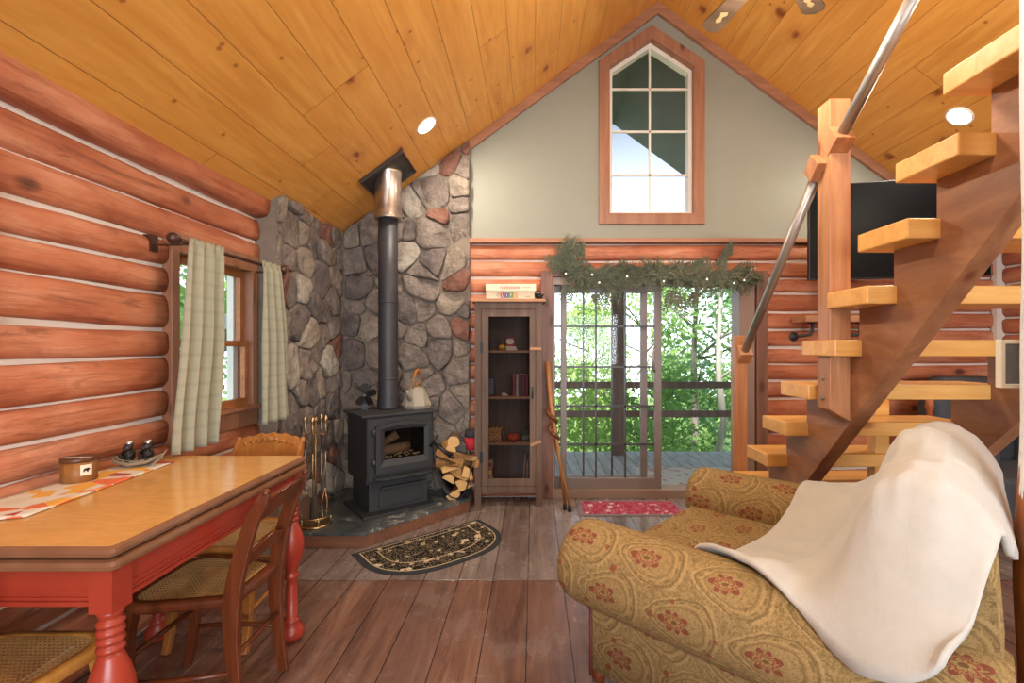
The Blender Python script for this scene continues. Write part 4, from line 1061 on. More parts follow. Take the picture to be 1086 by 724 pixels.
b.frame([(ddx0, .172), (ddx1, .172), (ddx1, bz1-.062), (ddx0, bz1-.062)], [(ddx0+.062, .235), (ddx1-.05, .235), (ddx1-.05, bz1-.125), (ddx0+.062, bz1-.125)], 0, .022, T(0, yf+.022, 0) @ XZ); bd = b.build('door', BW, bc, world=True, bevel=.003)
b = MB(); b.box(ddx0+.055, ddx1-.045, yf+.012, yf+.014, .23, bz1-.12); b.build('screen', m_glass('grey_screen', (.68, .68, .69), .0), bd, world=True)  # grey tint darkens the shelves behind the pane
for z in (1.36, .42):
    b = MB(); b.box(ddx0-.012, ddx0+.014, yf-.006, yf, z-.045, z+.045); b.box(ddx0-.004, ddx0+.004, yf-.012, yf-.004, z-.05, z+.05); b.build('hinge', BLACK, bd, world=True)
for z, a in ((1.345, 0), (.54, .35)):
    b = MB(); b.box(-.05, .05, -.015, 0, -.012, .012, 0, T(bx1-.055, yf, z) @ RM('Y', -a)); b.build('turn_button', BWX, bc, world=True, bevel=.003)
b = MB(); b.box(ddx1-.035, ddx1-.015, yf-.006, yf, .92, 1.02); b.tube([(ddx1-.025, yf-.006, .98), (ddx1-.025, yf-.025, .97), (ddx1-.025, yf-.025, .94), (ddx1-.025, yf-.006, .93)], .004, 6); b.build('latch', BLACK, bd, world=True)
ym = 4.13
def onshelf(nm, label, cat, px, z, grp=None, y=ym, rz=0): return thing(nm, label, cat, ((px-CX)/FPX*y, y, z), rz, grp)
# top-of-cabinet games
pap = plain('game_box_cream', '#e6d8bc', .6, var=.05); pap2 = plain('game_box_tan', '#d8c4a4', .6, var=.05); redl = plain('red_print', '#c02020', .6)
g1 = thing('board_game_box', 'cream board game box with coloured letter tiles on its side, on the bookcase', 'board game', (-.20, 4.12, bz1+.025), .01, 'board game boxes on the bookcase')
b = MB(); b.box(-.205, .205, -.12, .1, 0, .06); b.build('box', pap2, g1, bevel=.002)
for k, (ch, c) in enumerate((('L', '#b8304e'), ('I', '#3a5a8c'), ('F', '#5f8a50'), ('E', '#d98a30'))):
    b = MB(); x = -.065+.036*k; b.box(x-.017, x+.017, -.1215, -.12, .008, .052); tl_ = b.build('letter_tile', plain('tile_'+ch, c, .6), g1)
    text('letter', ch, .042, T(x, -.122, .03) @ RM('X', PI/2), pap, tl_)
text('lettering', 'THE\nGAME\nOF', .015, T(-.10, -.1205, .03) @ RM('X', PI/2), BLACK, g1)
text('lettering', 'AGES 9+', .012, T(.15, -.1205, .018) @ RM('X', PI/2), BLACK, g1)
g2 = thing('board_game_box', 'cream board game box with red lettering, topmost on the bookcase', 'board game', (-.19, 4.115, bz1+.025+.06), -.012, 'board game boxes on the bookcase')
b = MB(); b.box(-.21, .205, -.125, .1, 0, .008); b.box(-.215, .21, -.13, .105, .008, .064); b.build('box', pap, g2, bevel=.002)
text('lettering', 'rockscene', .042, T(-.01, -.1305, .036) @ RM('X', PI/2), redl, g2, .001)
text('lettering', 'puzzle game', .014, T(.13, -.1305, .036) @ RM('X', PI/2), BLACK, g2)
o_ = thing('trinket', 'small dark trinket on the right end of the bookcase top', 'ornament', (.045, 4.09, bz1+.025))
b = MB(); b.sphere((0, 0, .03), .028, 10, 0, (1.2, 1, .9), jit=.3, seed=3); b.sphere((-.028, 0, .045), .014, 8); b.tube([(.02, 0, .03), (.045, -.005, .05)], [.008, .004], 6); b.build('body', BLACK, o_)
# shelf 1
def book(label, x, w, hgt, dep, z, col, grp, lean=0, y=4.13, lie=False):
    t = thing('book', label, 'book', (x, y, z), 0, grp); Mb = RM('Y', lean)
    cm = plain('cover_'+col, col, .6)
    b = MB(); b.box(-w/2, w/2, -dep/2, dep/2, 0, hgt, 0, Mb); b.build('cover', cm, t, bevel=.002)
    b = MB(); b.box(-w/2+.003, w/2-.003, -dep/2+.004, dep/2+.001, .003, hgt+.0005, 0, Mb); b.build('pages', pap, t)
z = shz[0]
book('dark narrow book leaning at the left of the top shelf', xp(519, 4.13), .016, .13, .1, z+.003, '#2c3036', 'leaning books on the top shelf', -.16)
book('grey narrow book leaning behind the dark one on the top shelf', xp(516.5, 4.13), .014, .155, .11, z+.003, '#585c60', 'leaning books on the top shelf', -.16)
for k, (h_, c) in enumerate(((.018, '#b9a6a0'), (.016, '#d0c4bc'))):
    t = thing('book', ('lower small book lying under the red tin', 'upper small book lying under the red tin')[k], 'book', (xp(542.5-k*.6, 4.13), 4.13, z+.017*k+.001), .02, 'small books lying on the top shelf')
    b = MB(); b.box(-.05+k*.006, .05-k*.004, -.04, .04, 0, .004); b.box(-.05+k*.006, .05-k*.004, -.04, .04, .013, .0165); b.box(-.05+k*.006, -.046+k*.006, -.04, .04, 0, .0165); b.build('cover', plain('c'+c, c, .6), t); b = MB(); b.box(-.045+k*.006, .047-k*.004, -.037, .037, .004, .013); b.build('pages', pap, t)
tn = onshelf('candy_tin', 'red and cream candy tin standing on small books in the cabinet', 'tin', 541, z+.0355)
b = MB(); b.prism(rrect(-.042, .042, -.025, .025, .012), 0, .075); b.build('tin', plain('tin_red', '#a2342e', .4), tn, bevel=.002)
b = MB(); b.loft([[(.036*math.cos(2*PI*k/20), -.0252-d, .042+.024*math.sin(2*PI*k/20)) for k in range(20)] for d in (0, .001)], smooth=False); b.build('label_oval', pap, tn)
b = MB(); b.prism(rrect(-.036, .036, -.02, .02, .01), .075, .082); b.build('tin_lid', plain('lid_red', '#7d2a26', .4), tn)
ap = onshelf('gourd', 'small yellow gourd on the top shelf of the cabinet', 'gourd', 532.5, z, y=4.1)
b = MB(); b.sphere((0, 0, .026), .03, 14, 0, (1.1, 1, .88), jit=.06, seed=2); b.build('body', plain('gourd_yellow', '#cf9a34', .5), ap)
b = MB(); b.tube([(0, 0, .048), (.004, 0, .062), (.012, 0, .07)], [.006, .005, .004], 7); b.build('stem', BARK, ap)
# shelf 2
z = shz[1]
for k in range(5):
    book(('first red-bound book from the left of the row on the second shelf', 'second book from the left of the row on the second shelf, pale spine', 'third book from the left of the row on the second shelf', 'fourth book from the left of the row on the second shelf, dark red', 'rightmost book of the row on the second shelf')[k], xp(545.5+3.3*k, 4.13), .024, (.185, .188, .19, .187, .183)[k], .12, z+.001, ('#8a3a34', '#a08a86', '#4a4a52', '#7a2a2e', '#6a3238')[k], 'bound books on the second shelf')
fr = onshelf('photo_frame', 'small dark picture frame leaning at the left of the second shelf', 'picture frame', 519, z, y=4.15)
b = MB(); Mf = RM('X', -.15) @ XZ
b.frame([(-.02, 0), (.045, 0), (.045, .16), (-.02, .16)], [(-.012, .01), (.037, .01), (.037, .15), (-.012, .15)], 0, .012, Mf); b.build('frame', BLACK, fr)
b = MB(); b.box(-.013, .038, -.006, -.003, .009, .151, 0, RM('X', -.15)); b.build('picture', plain('faded_print', '#6f6a70', .5), fr)
pb = onshelf('sea_shell', 'small pale shell on the second shelf left of the books', 'shell', 535, z, y=4.1)
b = MB(); b.lathe([(.002, 0), (.012, .01), (.017, .022), (.013, .034), (.016, .04), (.008, .052), (.002, .062)], 12, 0, T(-.03, 0, .016) @ RM('Y', PI/2+.1)); b.build('shell', plain('shell_pink', '#c9b3a4', .4), pb)
# shelf 3
z = shz[2]
wick = M('wicker', .7); _v = wick.coord(); _x, _y, _z = wick.xyz(_v); _w = ((_x*160).sin()*(_z*220).sin()); wick.col(wick.mix(_w.gt(0.0), '#b98a54', '#8d6236')); wick.bump(_w, .5, .004); wick = wick.mat
bk = onshelf('lidded_basket', 'square lidded wicker basket on the third shelf', 'basket', 524, z, y=4.13)
b = MB(); b.loft([[(x*s, y*s, zz) for x, y in rrect(-.065, .065, -.055, .055, .012)] for s, zz in ((.9, 0), (1, .01), (1.05, .095))]); b.build('body', wick, bk)
b = MB(); b.prism(rrect(-.073, .073, -.062, .062, .014), .092, .128); b.build('lid', wick, bk, bevel=.005)
b = MB(); b.tube([(.071, 0, .09), (.085, 0, .07), (.082, 0, .05), (.071, 0, .04)], .005, 7); b.build('handle', wick, bk)
for nm, px, col, r, lab in (('pumpkin', 544.5, '#b8452c', .054, 'orange pumpkin on the third shelf'), ('pumpkin', 557.5, '#6f6a5c', .040, 'small grey pumpkin beside the orange one')):
    t = onshelf(nm, lab, 'pumpkin', px, z, 'pumpkins on the third shelf', y=4.11 if r > .05 else 4.15)
    b = MB(); rings = []
    for i in range(13):
        th = PI*min(max(i/12, .03), .97); rings.append([((r*math.sin(th)*(1+.07*math.cos(8*a)))*math.cos(a), (r*math.sin(th)*(1+.07*math.cos(8*a)))*math.sin(a), r*.75*(1-math.cos(th))-.25*r*math.exp(-((th-PI)**2)*6)) for a in [2*PI*k/40 for k in range(40)]])
    b.loft(rings); b.build('body', plain('pumpkin_'+col, col, .5), t)
    b = MB(); b.tube([(0, 0, r*1.2), (.002, 0, r*1.6), (.012, 0, r*2.0), (.006, 0, r*2.4)], [.006, .004, .003, .002], 7); b.build('stem', BARK, t)
# bottom shelf
z = .18
for k in range(3):
    t = onshelf('playing_card_box', ('lowest small printed box of the stack on the bottom shelf', 'middle small printed box of the stack on the bottom shelf', 'topmost small printed box of the stack on the bottom shelf')[k], 'box', 519, z+.066*k, 'small printed boxes on the bottom shelf', y=4.12)
    b = MB(); b.box(-.032, .032, -.045, .045, 0, .065); b.build('box', plain('pack%d' % k, ('#d8cdb8', '#b03a30', '#c8b48c')[k], .6), t, bevel=.002)
    b = MB(); b.box(-.028, .028, -.0465, -.045, .012, .052); b.build('printed_band', plain('band%d' % k, ('#b8402c', '#d9c25a', '#a8342c')[k], .6), t)
for k, (px, hh, lean) in enumerate(((555, .235, .08), (558.5, .19, .04), (562.5, .205, 0))):
    t = onshelf('wooden_board', ('tall thin board leaning in the bottom right of the cabinet', 'short thin board between two others on the bottom shelf', 'upright thin board nearest the right side on the bottom shelf')[k], 'board', px, z, 'thin boards on the bottom shelf', y=4.14)
    b = MB(); b.box(-.007, .007, -.05, .05, .001, hh, 0, RM('Y', lean)); b.build('board', BWX, t, bevel=.002)

# walking sticks
for k in range(2):
    pts = [(581, 384, 4.13), (582, 402, 4.10), (584, 425, 4.06), (588, 450, 4.02), (593, 485, 3.98), (599, 530, 3.95)] if k == 0 else [(584, 405, 4.17), (583, 440, 4.13), (589, 470, 4.06), (595, 495, 4.0), (604, 526, 3.90)]
    w = thing('walking_stick', ('knobbly carved walking stick with a spiral vine leaning by the glass door', 'plain pale walking stick crossing behind the carved one')[k], 'walking stick', tuple(P(*pts[-1]).xy)+(0,), 0, 'walking sticks by the door')
    pl = [P(*q) for q in pts]; pl[-1].z = .05 if k == 0 else .05
    b = MB(); b.tube(pl, [.024, .021, .022, .017, .014, .012] if k == 0 else [.012, .014, .013, .012, .011], 10); b.build('shaft', wood('stick%d' % k, '#b98450', '#8a5a30', 2, .4), w, world=True)
    b = MB(); b.lathe([(.016, 0), (.017, .01), (.015, .05)], 10, 0, T(pl[-1].x, pl[-1].y, 0)); b.build('rubber_tip', BLACK, w, world=True)
    if k == 0:
        b = MB(); hp_ = []
        for i in range(37):
            t = i/36; c = P(583.5+5.5*t, 428+42*t, 4.04-.05*t); a = t*2*PI*2.3
            hp_.append(c+V((.030*math.cos(a), .030*math.sin(a), 0)))
        b.tube(hp_, [.009+.012*math.sin(PI*i/36) for i in range(37)], 9); b.build('spiral_vine', wood('vine', '#7a4826', '#4e2a16', 2, .35, knots=False), w, world=True)

# ---- curtains and rod
RXc = XL+.16
rd = thing('curtain_rod', 'dark wooden curtain rod with ball finials over the side window', 'curtain rod', (RXc, 2.66, 1.868))
dkw2 = plain('dark_walnut', '#3c221a', .35)
b = MB(); b.tube([(RXc, 2.235, 1.868), (RXc, 3.11, 1.868)], .0105, 12); b.build('rod', dkw2, rd, world=True)
for y, s in ((2.235, -1), (3.11, 1)):
    b = MB(); b.lathe([(.011, 0), (.018, .006), (.011, .014), (.024, .026), (.028, .04), (.022, .054), (.006, .064)], 16, 0, T(RXc, y, 1.868) @ RM('X', PI/2 if s < 0 else -PI/2)); b.build('finial', dkw2, rd, world=True)
for y in (2.275, 3.10):
    b = MB(); b.box(XL-.02, RXc+.006, y-.008, y+.008, 1.85, 1.858); b.box(XL-.03, XL+.012, y-.02, y+.02, 1.82, 1.90); b.build('bracket', dkw2, rd, world=True)
def curtain(yt0, yt1, yb0, yb1, zb, label, seed, folds, dx):
    b = MB(); nu, nv = 60, 40; vs, uv = [], []
    for j in range(nv+1):
        t = j/nv; z = 1.895-(1.895-zb)*t
        for i in range(nu+1):
            u = i/nu; y = (yt0+(yt1-yt0)*u)*(1-t)+(yb0+(yb1-yb0)*u)*t
            amp = .010+.018*min(1, t*2.2)
            ph = folds*2*PI*u+.6*mnoise.noise(V((u*3, t*1.6, seed)))*2
            x = RXc+dx+amp*math.sin(ph)*(1 if t > .04 else .6)+.012*mnoise.noise(V((u*5, t*3, seed+7)))*t
            if t < .03: x = RXc+.017*math.cos(u*folds*2*PI*2)*.2+.013
            vs.append((x, y+.006*math.cos(ph), z+.004*math.sin(u*40)*(t < .02))); uv.append((u*(yt1-yt0)*2.2, t*(1.895-zb)))
    n = nu+1
    b.add(vs, [(j*n+i, j*n+i+1, (j+1)*n+i+1, (j+1)*n+i) for j in range(nv) for i in range(nu)], 0, None, uv, True)
    o = b.build('curtain', CURT, solid=.003); tag(o, label, 'curtain', 'sage plaid curtains'); return o
curtain(2.275, 2.54, 2.165, 2.48, .862, 'long sage plaid curtain at the left side of the side window', 1, 3.5, .014)
curtain(2.885, 3.09, 2.86, 3.20, .885, 'shorter sage plaid curtain at the right side of the window, by the stone', 5, 3.0, .022)
# picture frame on left wall
pf = thing('picture_frame', 'dark framed picture at the left edge of the log wall', 'picture', (XL+.03, 1.28, 1.37))
b = MB(); b.frame(yzrect(1.0, 1.565, 1.37, 2.03), yzrect(1.03, 1.535, 1.40, 2.0), XL+.012, XL+.04, MY); b.build('frame', dkw2, pf, world=True, bevel=.003)
b = MB(); b.box(XL+.012, XL+.022, 1.02, 1.545, 1.39, 2.01); b.build('print', plain('muted_print', '#6e665c', .5), pf, world=True)

# ---- garland over the door
gl = thing('evergreen_garland', 'evergreen garland with tiny white lights draped over the glass door', 'garland', (1.1, YB-.06, 1.97))
GRM = [m_leaf('cedar_green', '#4f5a4c', '#7d8672'), m_leaf('cedar_olive', '#64664f', '#8f9078')]
rng = random.Random(12); gp = []
for i in range(60):
    t = i/59; px = 594+204*t; py = 285+7*math.sin(t*9)*.5+6*t-8*math.exp(-((t-.03)/.06)**2)+4*math.sin(t*3.1); gp.append(P(px, py, YB-.05))
b = MB(); b.tube(gp, .008, 6); b.build('stem', BARK, gl, world=True)
vs, fs = [], []; mb = MB()
def sprig(p, d, L):
    d = d.normalized(); s = d.cross(V((0, 1, 0)));  s = s.normalized() if s.length > .1 else V((1, 0, 0))
    n = 7
    for k in range(n):
        c = p+d*(L*k/n)+V((0, 0, -L*.12*(k/n)**2)); w = L*.34*(1-k/n*.7)
        for q in (-1, 1):
            e = (d*.7+s*q*rng.uniform(.6, 1)+V((0, rng.uniform(-.5, .3), 0))).normalized(); f = e.cross(V((rng.uniform(-.3, .3), 1, rng.uniform(-.3, .3)))).normalized()
            o = len(vs); vs.extend([c-f*.002, c+e*w*.5-f*w*.2, c+e*w, c+e*w*.5+f*w*.2]); fs.append((o, o+1, o+2, o+3))
for i in range(640):
    t = rng.random(); p = gp[int(t*59)]+V((0, rng.uniform(-.05, .02), rng.uniform(-.055, .03)))
    a = rng.gauss(0, .8) if rng.random() < .5 else PI-rng.gauss(0, .8)
    dv = V((math.cos(a), rng.uniform(-.7, .1), math.sin(a)*.8-.1)); sprig(p, dv, rng.uniform(.09, .19))
for px, py, dx, dz in ((598, 275, -.1, .8), (604, 272, .15, 1), (612, 272, .35, 1), (766, 283, .3, 1), (770, 272, .2, 1), (722, 288, .9, .6), (735, 282, .9, .3), (655, 290, .6, .5), (714, 310, -.4, -.8), (718, 312, .3, -.8), (742, 310, -.6, -.7), (634, 309, .2, -1), (606, 303, -.4, -.8), (650, 303, 0, -1), (600, 266, .3, .5), (790, 293, .8, .1), (780, 288, .8, .3)):
    for k in range(5): sprig(P(px, py, YB-.07)+V((rng.uniform(-.04, .04), 0, rng.uniform(-.03, .03))), V((dx+rng.uniform(-.3, .3), -.2, dz+rng.uniform(-.3, .3))), rng.uniform(.12, .2))
mb.add(vs, fs)
o = mb.build('foliage', GRM, gl, world=True)
for p in o.data.polygons: p.material_index = 0 if (p.index//14) % 3 else 1
bulb = emit('tiny_bulb', '#fff2dc', 1.6)
for px, py in ((600, 288), (628, 289), (635.5, 297.5), (778.5, 298), (789.5, 295), (704, 296), (665, 291), (750, 294)):
    b = MB(); b.sphere(P(px, py+2, YB-.13), .008, 8); b.build('string_light', bulb, gl, world=True)
b = MB(); b.tube([P(790, 295, 4.14), P(795, 291, 4.13), P(797, 286, 4.13)], .003, 5); b.tube([P(793, 292, 4.13), P(799, 290, 4.13)], .003, 5); b.tube([P(796, 288, 4.13), P(801, 284, 4.13)], .003, 5); b.sphere(P(797, 285, 4.13), .009, 6); b.sphere(P(801, 284, 4.13), .009, 6); b.build('frosted_berry_sprig', plain('frosted', '#d8cfc4', .6), gl, world=True)

# ---- staircase ---------------------------------------------------------------
stc = thing('staircase', 'open wooden staircase with thick pine treads rising to the right', 'staircase', (2.0, 2.9, 0))
RUN, RISE, Y1, Z1 = .2215, .235, 2.95, .69
for k in range(-2, 8):
    yn, zt_ = Y1-RUN*k, Z1+RISE*k
    if zt_ < .1: continue
    b = MB(); b.box(1.46, 2.52, yn, yn+.285, zt_-.08, zt_); b.build('tread', HONEY, stc, world=True, bevel=.006)
def stringer(x0, x1):
    pts = []
    for k in range(-3, 8):
        yn, zt_ = Y1-RUN*k, Z1+RISE*k-.08
        if zt_ < -.02: continue
        yfar = yn+.24
        if not pts: pts.append((yfar+.015, 0))
        pts.append((yfar, zt_)); pts.append((yn+.0185+.0, zt_))
    # last: go to top then lower edge
    yl, zl = pts[-1]; pts.append((yl-.02, zl+.12)); pts.append((yl-.14, zl+.12))
    f = lambda y: 1.041+1.061*(2.31-y)
    pts.append((yl-.14, f(yl-.14))); pts.append((2.31+1.041/1.061, 0))
    # pts as (y,z) polygon, extrude along x
    b = MB(); b.loft([[(x0, y, z) for y, z in pts], [(x1, y, z) for y, z in pts]], True, 0, None, False); b.build('stringer', STRING, stc, world=True, bevel=.003)
stringer(1.59, 1.675); stringer(2.43, 2.515)
def post(x0, x1, y0, y1, zb0, zb1, zt_, nm, mt=POSTW):
    b = MB(); vs = [(x0, y0, zb0), (x1, y0, zb1), (x1, y1, zb1), (x0, y1, zb0), (x0, y0, zt_), (x1, y0, zt_), (x1, y1, zt_), (x0, y1, zt_)]
    b.add(vs, [(0, 3, 2, 1), (4, 5, 6, 7), (0, 1, 5, 4), (1, 2, 6, 5), (2, 3, 7, 6), (3, 0, 4, 7)]); return b.build(nm, mt, stc, world=True, bevel=.005)
up_ = post(1.482, 1.588, 2.36, 2.465, 1.045, .985, 2.605, 'newel_post')
for z in (1.10, 1.20):
    b = MB(); b.lathe([(.012, 0), (.012, .005), (.008, .008)], 12, 0, T(1.482, 2.415, z) @ RM('Y', -PI/2)); b.build('bolt', GOLDH, up_, world=True)
lp_ = post(1.495, 1.588, 3.50, 3.58, 0, 0, 1.445, 'newel_post')
post(2.16, 2.25, 2.98, 3.06, 0, 0, 1.05, 'support_post', HONEY)
# railing pipe and blocks
A, B_ = P(790, 372, 3.47), P(866, 186, 2.48)
C_, D_ = P(893, 142, 2.33), P(985, -34, 1.80)
for p, q in ((A, B_), (C_, D_)):
    b = MB(); b.tube([p, q], .027, 18); b.build('handrail_pipe', STEEL, stc, world=True)
for c, q, nm in ((A, B_, 0), (B_, A, 1), (C_, D_, 2)):
    d = (q-c).normalized(); xq = V((1, 0, 0)); n_ = d.cross(xq).normalized()
    Mb = Matrix.Translation(c) @ Matrix((xq, n_, d)).transposed().to_4x4()
    b = MB(); b.box(-.048, .048, -.048, .048, -.09, .012, 0, Mb); b.build('rail_block', POSTW, stc, world=True, bevel=.004)

# ---- round log post at the right, with slate board
def m_log_post():
    m = M('two_tone_log_post', .45, 0, .4); v = m.coord(); x, y, z = m.xyz(v)
    nz = m.noise(m.mapv(v, (1, 1, .35)), 14, 5, .65); fl = m.noise(m.mapv(v, (1, 1, .5)), 40, 4, .7)
    br = m.ramp(nz, [(.3, '#6a3416'), (.6, '#a3602c'), (.8, '#c07c40')])
    wh = m.mix(m.remap(fl, .6, .72), '#dfe2e4', '#8d8c8c')
    k = (z+(nz-.5)*.5).gt(1.0); m.col(m.mix(k, br, wh)); m.bump(nz, .4, .02); return m.mat  # white upper part and brown base meet at a ragged line
b = MB(); rings = []
for i in range(36):
    z = 2.9*i/35; r = .117+.015*math.exp(-((z-.72)/.25)**2); rings.append([(1.432+r*(1+.06*mnoise.noise(V((math.cos(a)*1.5, math.sin(a)*1.5, z*2.2))))*math.cos(a), 1.225+r*(1+.06*mnoise.noise(V((math.cos(a)*1.5, math.sin(a)*1.5, z*2.2))))*math.sin(a), z) for a in [2*PI*k/28 for k in range(28)]])
b.loft(rings); tag(b.build('log_post', m_log_post()), 'round log post, white above with a brown base, behind the armchair', 'post')
sb_ = thing('slate_board', 'small white-framed slate board hanging behind the log post', 'board', (1.43, 1.38, 1.25))
b = MB(); b.frame([(1.37, 1.24), (1.52, 1.24), (1.52, 1.382), (1.37, 1.382)], [(1.382, 1.252), (1.508, 1.252), (1.508, 1.37), (1.382, 1.37)], 0, .02, T(0, 1.40, 0) @ XZ); b.build('frame', plain('white_frame', '#ddd8c8', .5), sb_, world=True, bevel=.002)
b = MB(); b.box(1.38, 1.51, 1.388, 1.40, 1.25, 1.372); b.build('slate', plain('slate_panel', '#6b6b6e', .6, var=.3, scale=60), sb_, world=True)
b = MB(); b.tube([(1.44, 1.39, 1.38), (1.44, 1.37, 1.42), (1.43, 1.34, 1.43)], .003, 6); b.build('hanger', BLACK, sb_, world=True)

# ---- TV
tvp = thing('television', 'large black flat-screen television on the back wall behind the stair post', 'television', (2.85, 3.72, 1.9), -.21)
tvp.matrix_basis = T(2.86, 3.72, 2.29) @ RM('Z', -.21)
b = MB(); b.box(-.63, .63, -.012, .03, -.385, .385); b.build('case', BLACK, tvp, bevel=.004)
scm = M('screen_glass', .3, 0, .1).col('#08080a').mat
b = MB(); b.box(-.622, .622, -.0135, -.012, -.377, .377); b.build('screen', scm, tvp)
b = MB(); b.box(-.15, .15, .03, .06, -.12, .12); b.box(-.03, .03, .05, .42, -.03, .03); b.build('wall_mount', BLACK, tvp)
# ---- pipe shelf behind stairs
ps = thing('pipe_shelf', 'short plank shelf on iron pipe brackets on the log wall behind the stairs', 'shelf', (2.65, 4.15, 1.55))
b = MB(); b.box(2.30, 2.98, 3.98, 4.2, 1.575, 1.63); b.build('plank', BWX, ps, world=True, bevel=.004)
for x in (2.42, 2.84):
    b = MB(); b.lathe([(.04, 0), (.042, .006), (.03, .012), (.016, .016), (.014, .05)], 16, 0, T(x-.08, YB+.0, 1.455) @ RM('X', PI/2)); b.tube([(x-.08, YB-.04, 1.455), (x-.06, YB-.1, 1.46), (x, YB-.13, 1.47), (x+.01, YB-.14, 1.52), (x+.01, YB-.14, 1.575)], .014, 10); b.lathe([(.04, 0), (.04, .006), (.02, .012)], 16, 0, T(x+.01, YB-.14, 1.575) @ RM('X', PI)); b.build('pipe_bracket', IRON2, ps, world=True)
# ---- recliner beyond the stairs
rc = thing('recliner', 'dark grey upholstered recliner behind the right end of the stairs', 'recliner', (3.55, 3.62, 0))
lth = plain('dark_upholstery', '#3a3d42', .7)
b = MB(); b.prism(rrect(3.18, 3.88, 3.2, 3.95, .06), .1, .46); b.build('seat', lth, rc, world=True, bevel=.03)
b = MB(); rings = []
for s, z in ((.9, .42), (1, .5), (1, .9), (.93, 1.06), (.7, 1.12)): rings.append([(3.53+(x-3.53)*s, 3.86+(y-3.86)*s, z) for x, y in rrect(3.2, 3.86, 3.74, 3.98, .08)])
b.loft(rings); b.build('backrest', lth, rc, world=True)
for x0 in (3.08, 3.86):
    b = MB(); b.prism(rrect(x0, x0+.11, 3.2, 3.9, .04), 0, .66); b.build('armrest', lth, rc, world=True, bevel=.02)
    b = MB(); b.lathe([(.02, .66), (.026, .68), (.02, .7), (.02, .86), (.03, .88), (.028, .94), (.012, .96)], 14, 0, T(x0+.06, 3.74, 0)); b.build('arm_finial', wood('copper_wood', '#b8683a', '#8a4420', 2, .4, knots=False), rc, world=True)

# ---- armchair ----------------------------------------------------------------
N0 = V((.205, 1.93, 0)); AA = V((.731, -.682, 0)).normalized(); RR = V((-AA.y, AA.x, 0))
rza = math.atan2(AA.y, AA.x)
ac = thing('armchair', 'wide rolled-arm armchair in gold and maroon paisley fabric', 'armchair', tuple(N0+AA*.6+RR*.575), rza)
Ma = Matrix.Translation(N0) @ RM('Z', rza)       # local x=a (front->back), y=r (near->far)
W_ = 1.13; AZ = .50; AR = .16
def arm(yc, out):
    prof = []
    for k in range(23):
        t = math.radians(-42+292*k/22); prof.append((yc-out*AR*math.cos(t), AZ+AR*math.sin(t)))
    loop = [(yc-out*.115, .10), (yc-out*.115, .34)]+prof+[(yc+out*.048, AZ-.17), (yc+out*.046, .10)]
    rings = []
    for a, s_ in ((-.045, .55), (-.035, .78), (-.02, .91), (.0, .975), (.03, 1.0), (.08, 1.0), (.3, 1.0), (.6, 1.0), (.9, 1.0), (1.08, 1.0), (1.20, .97), (1.235, .85)):
        ring = []
        for k, (y, z) in enumerate(loop):
            if 2 <= k < len(loop)-2: ring.append((a, yc+(y-yc)*s_, AZ+(z-AZ)*s_))
            else: ring.append((max(a, .075), y, z))
        rings.append(ring)
    b = MB(); b.loft(rings, True, 0, Ma, True, uvscale=1.0); return b.build('arm', PAIS, ac, world=True)
arm(0.0, -1); arm(W_, 1)
welt = plain('maroon_welt', '#5a2422', .7)
for y in (-.05, W_+.05):
    b = MB(); b.tube([Ma @ V((.072, y, .08)), Ma @ V((.072, y, .35))], .007, 8); b.build('welt', welt, ac, world=True)
def ubox(nm, x0, x1, y0, y1, z0, z1, bev, mt=PAIS):
    b = MB(); n = 1
    def q(p): return [Ma @ V(c) for c in p]
    rings = []
    rad = min(.06, (z1-z0)*.4)
    for s, z in ((-rad, z0), (-rad*.3, z0+rad*.3), (0, z0+rad), (0, z1-rad), (-rad*.3, z1-rad*.3), (-rad, z1)):
        rings.append([Ma @ V((x, y, z)) for x, y in rrect(x0-s*.6, x1+s*.6, y0-s*.6, y1+s*.6, .05, 4)])
    b.loft(rings, True, 0, None, True, uvscale=1.0); return b.build(nm, mt, ac, world=True)
ubox('base', .02, 1.15, .06, W_-.06, .09, .34, .02)
ubox('seat_cushion', -.02, .89, .085, W_-.085, .33, .475, .03)
# backrest: profile in (a,z), lofted across r
bp = [(.84, .30), (.84, .46), (.88, .62), (.925, .78), (.965, .90), (1.0, .965), (1.05, .995), (1.11, .985), (1.17, .94), (1.21, .86), (1.22, .7), (1.22, .4), (1.22, .10), (1.0, .10)]
rings = []
for y, s in ((-.035, .90), (-.025, .96), (.0, 1.0), (.3, 1.015), (W_/2, 1.02), (W_-.3, 1.015), (W_-.0, 1.0), (W_+.025, .96), (W_+.035, .90)):
    rings.append([Ma @ V((1.04+(a-1.04)*(.6+.4*s), y, .3+(z-.3)*s if z > .3 else z)) for a, z in bp])
b = MB(); b.loft(rings, True, 0, None, True, uvscale=1.0); b.build('backrest', PAIS, ac, world=True)
for a in (.06, 1.0):
    for y in (.02, W_-.02):
        b = MB(); b.lathe([(.02, 0), (.03, .04), (.034, .10)], 12, 0, T(*(Ma @ V((a, y, 0))))); b.build('foot', MAHOG, ac, world=True)

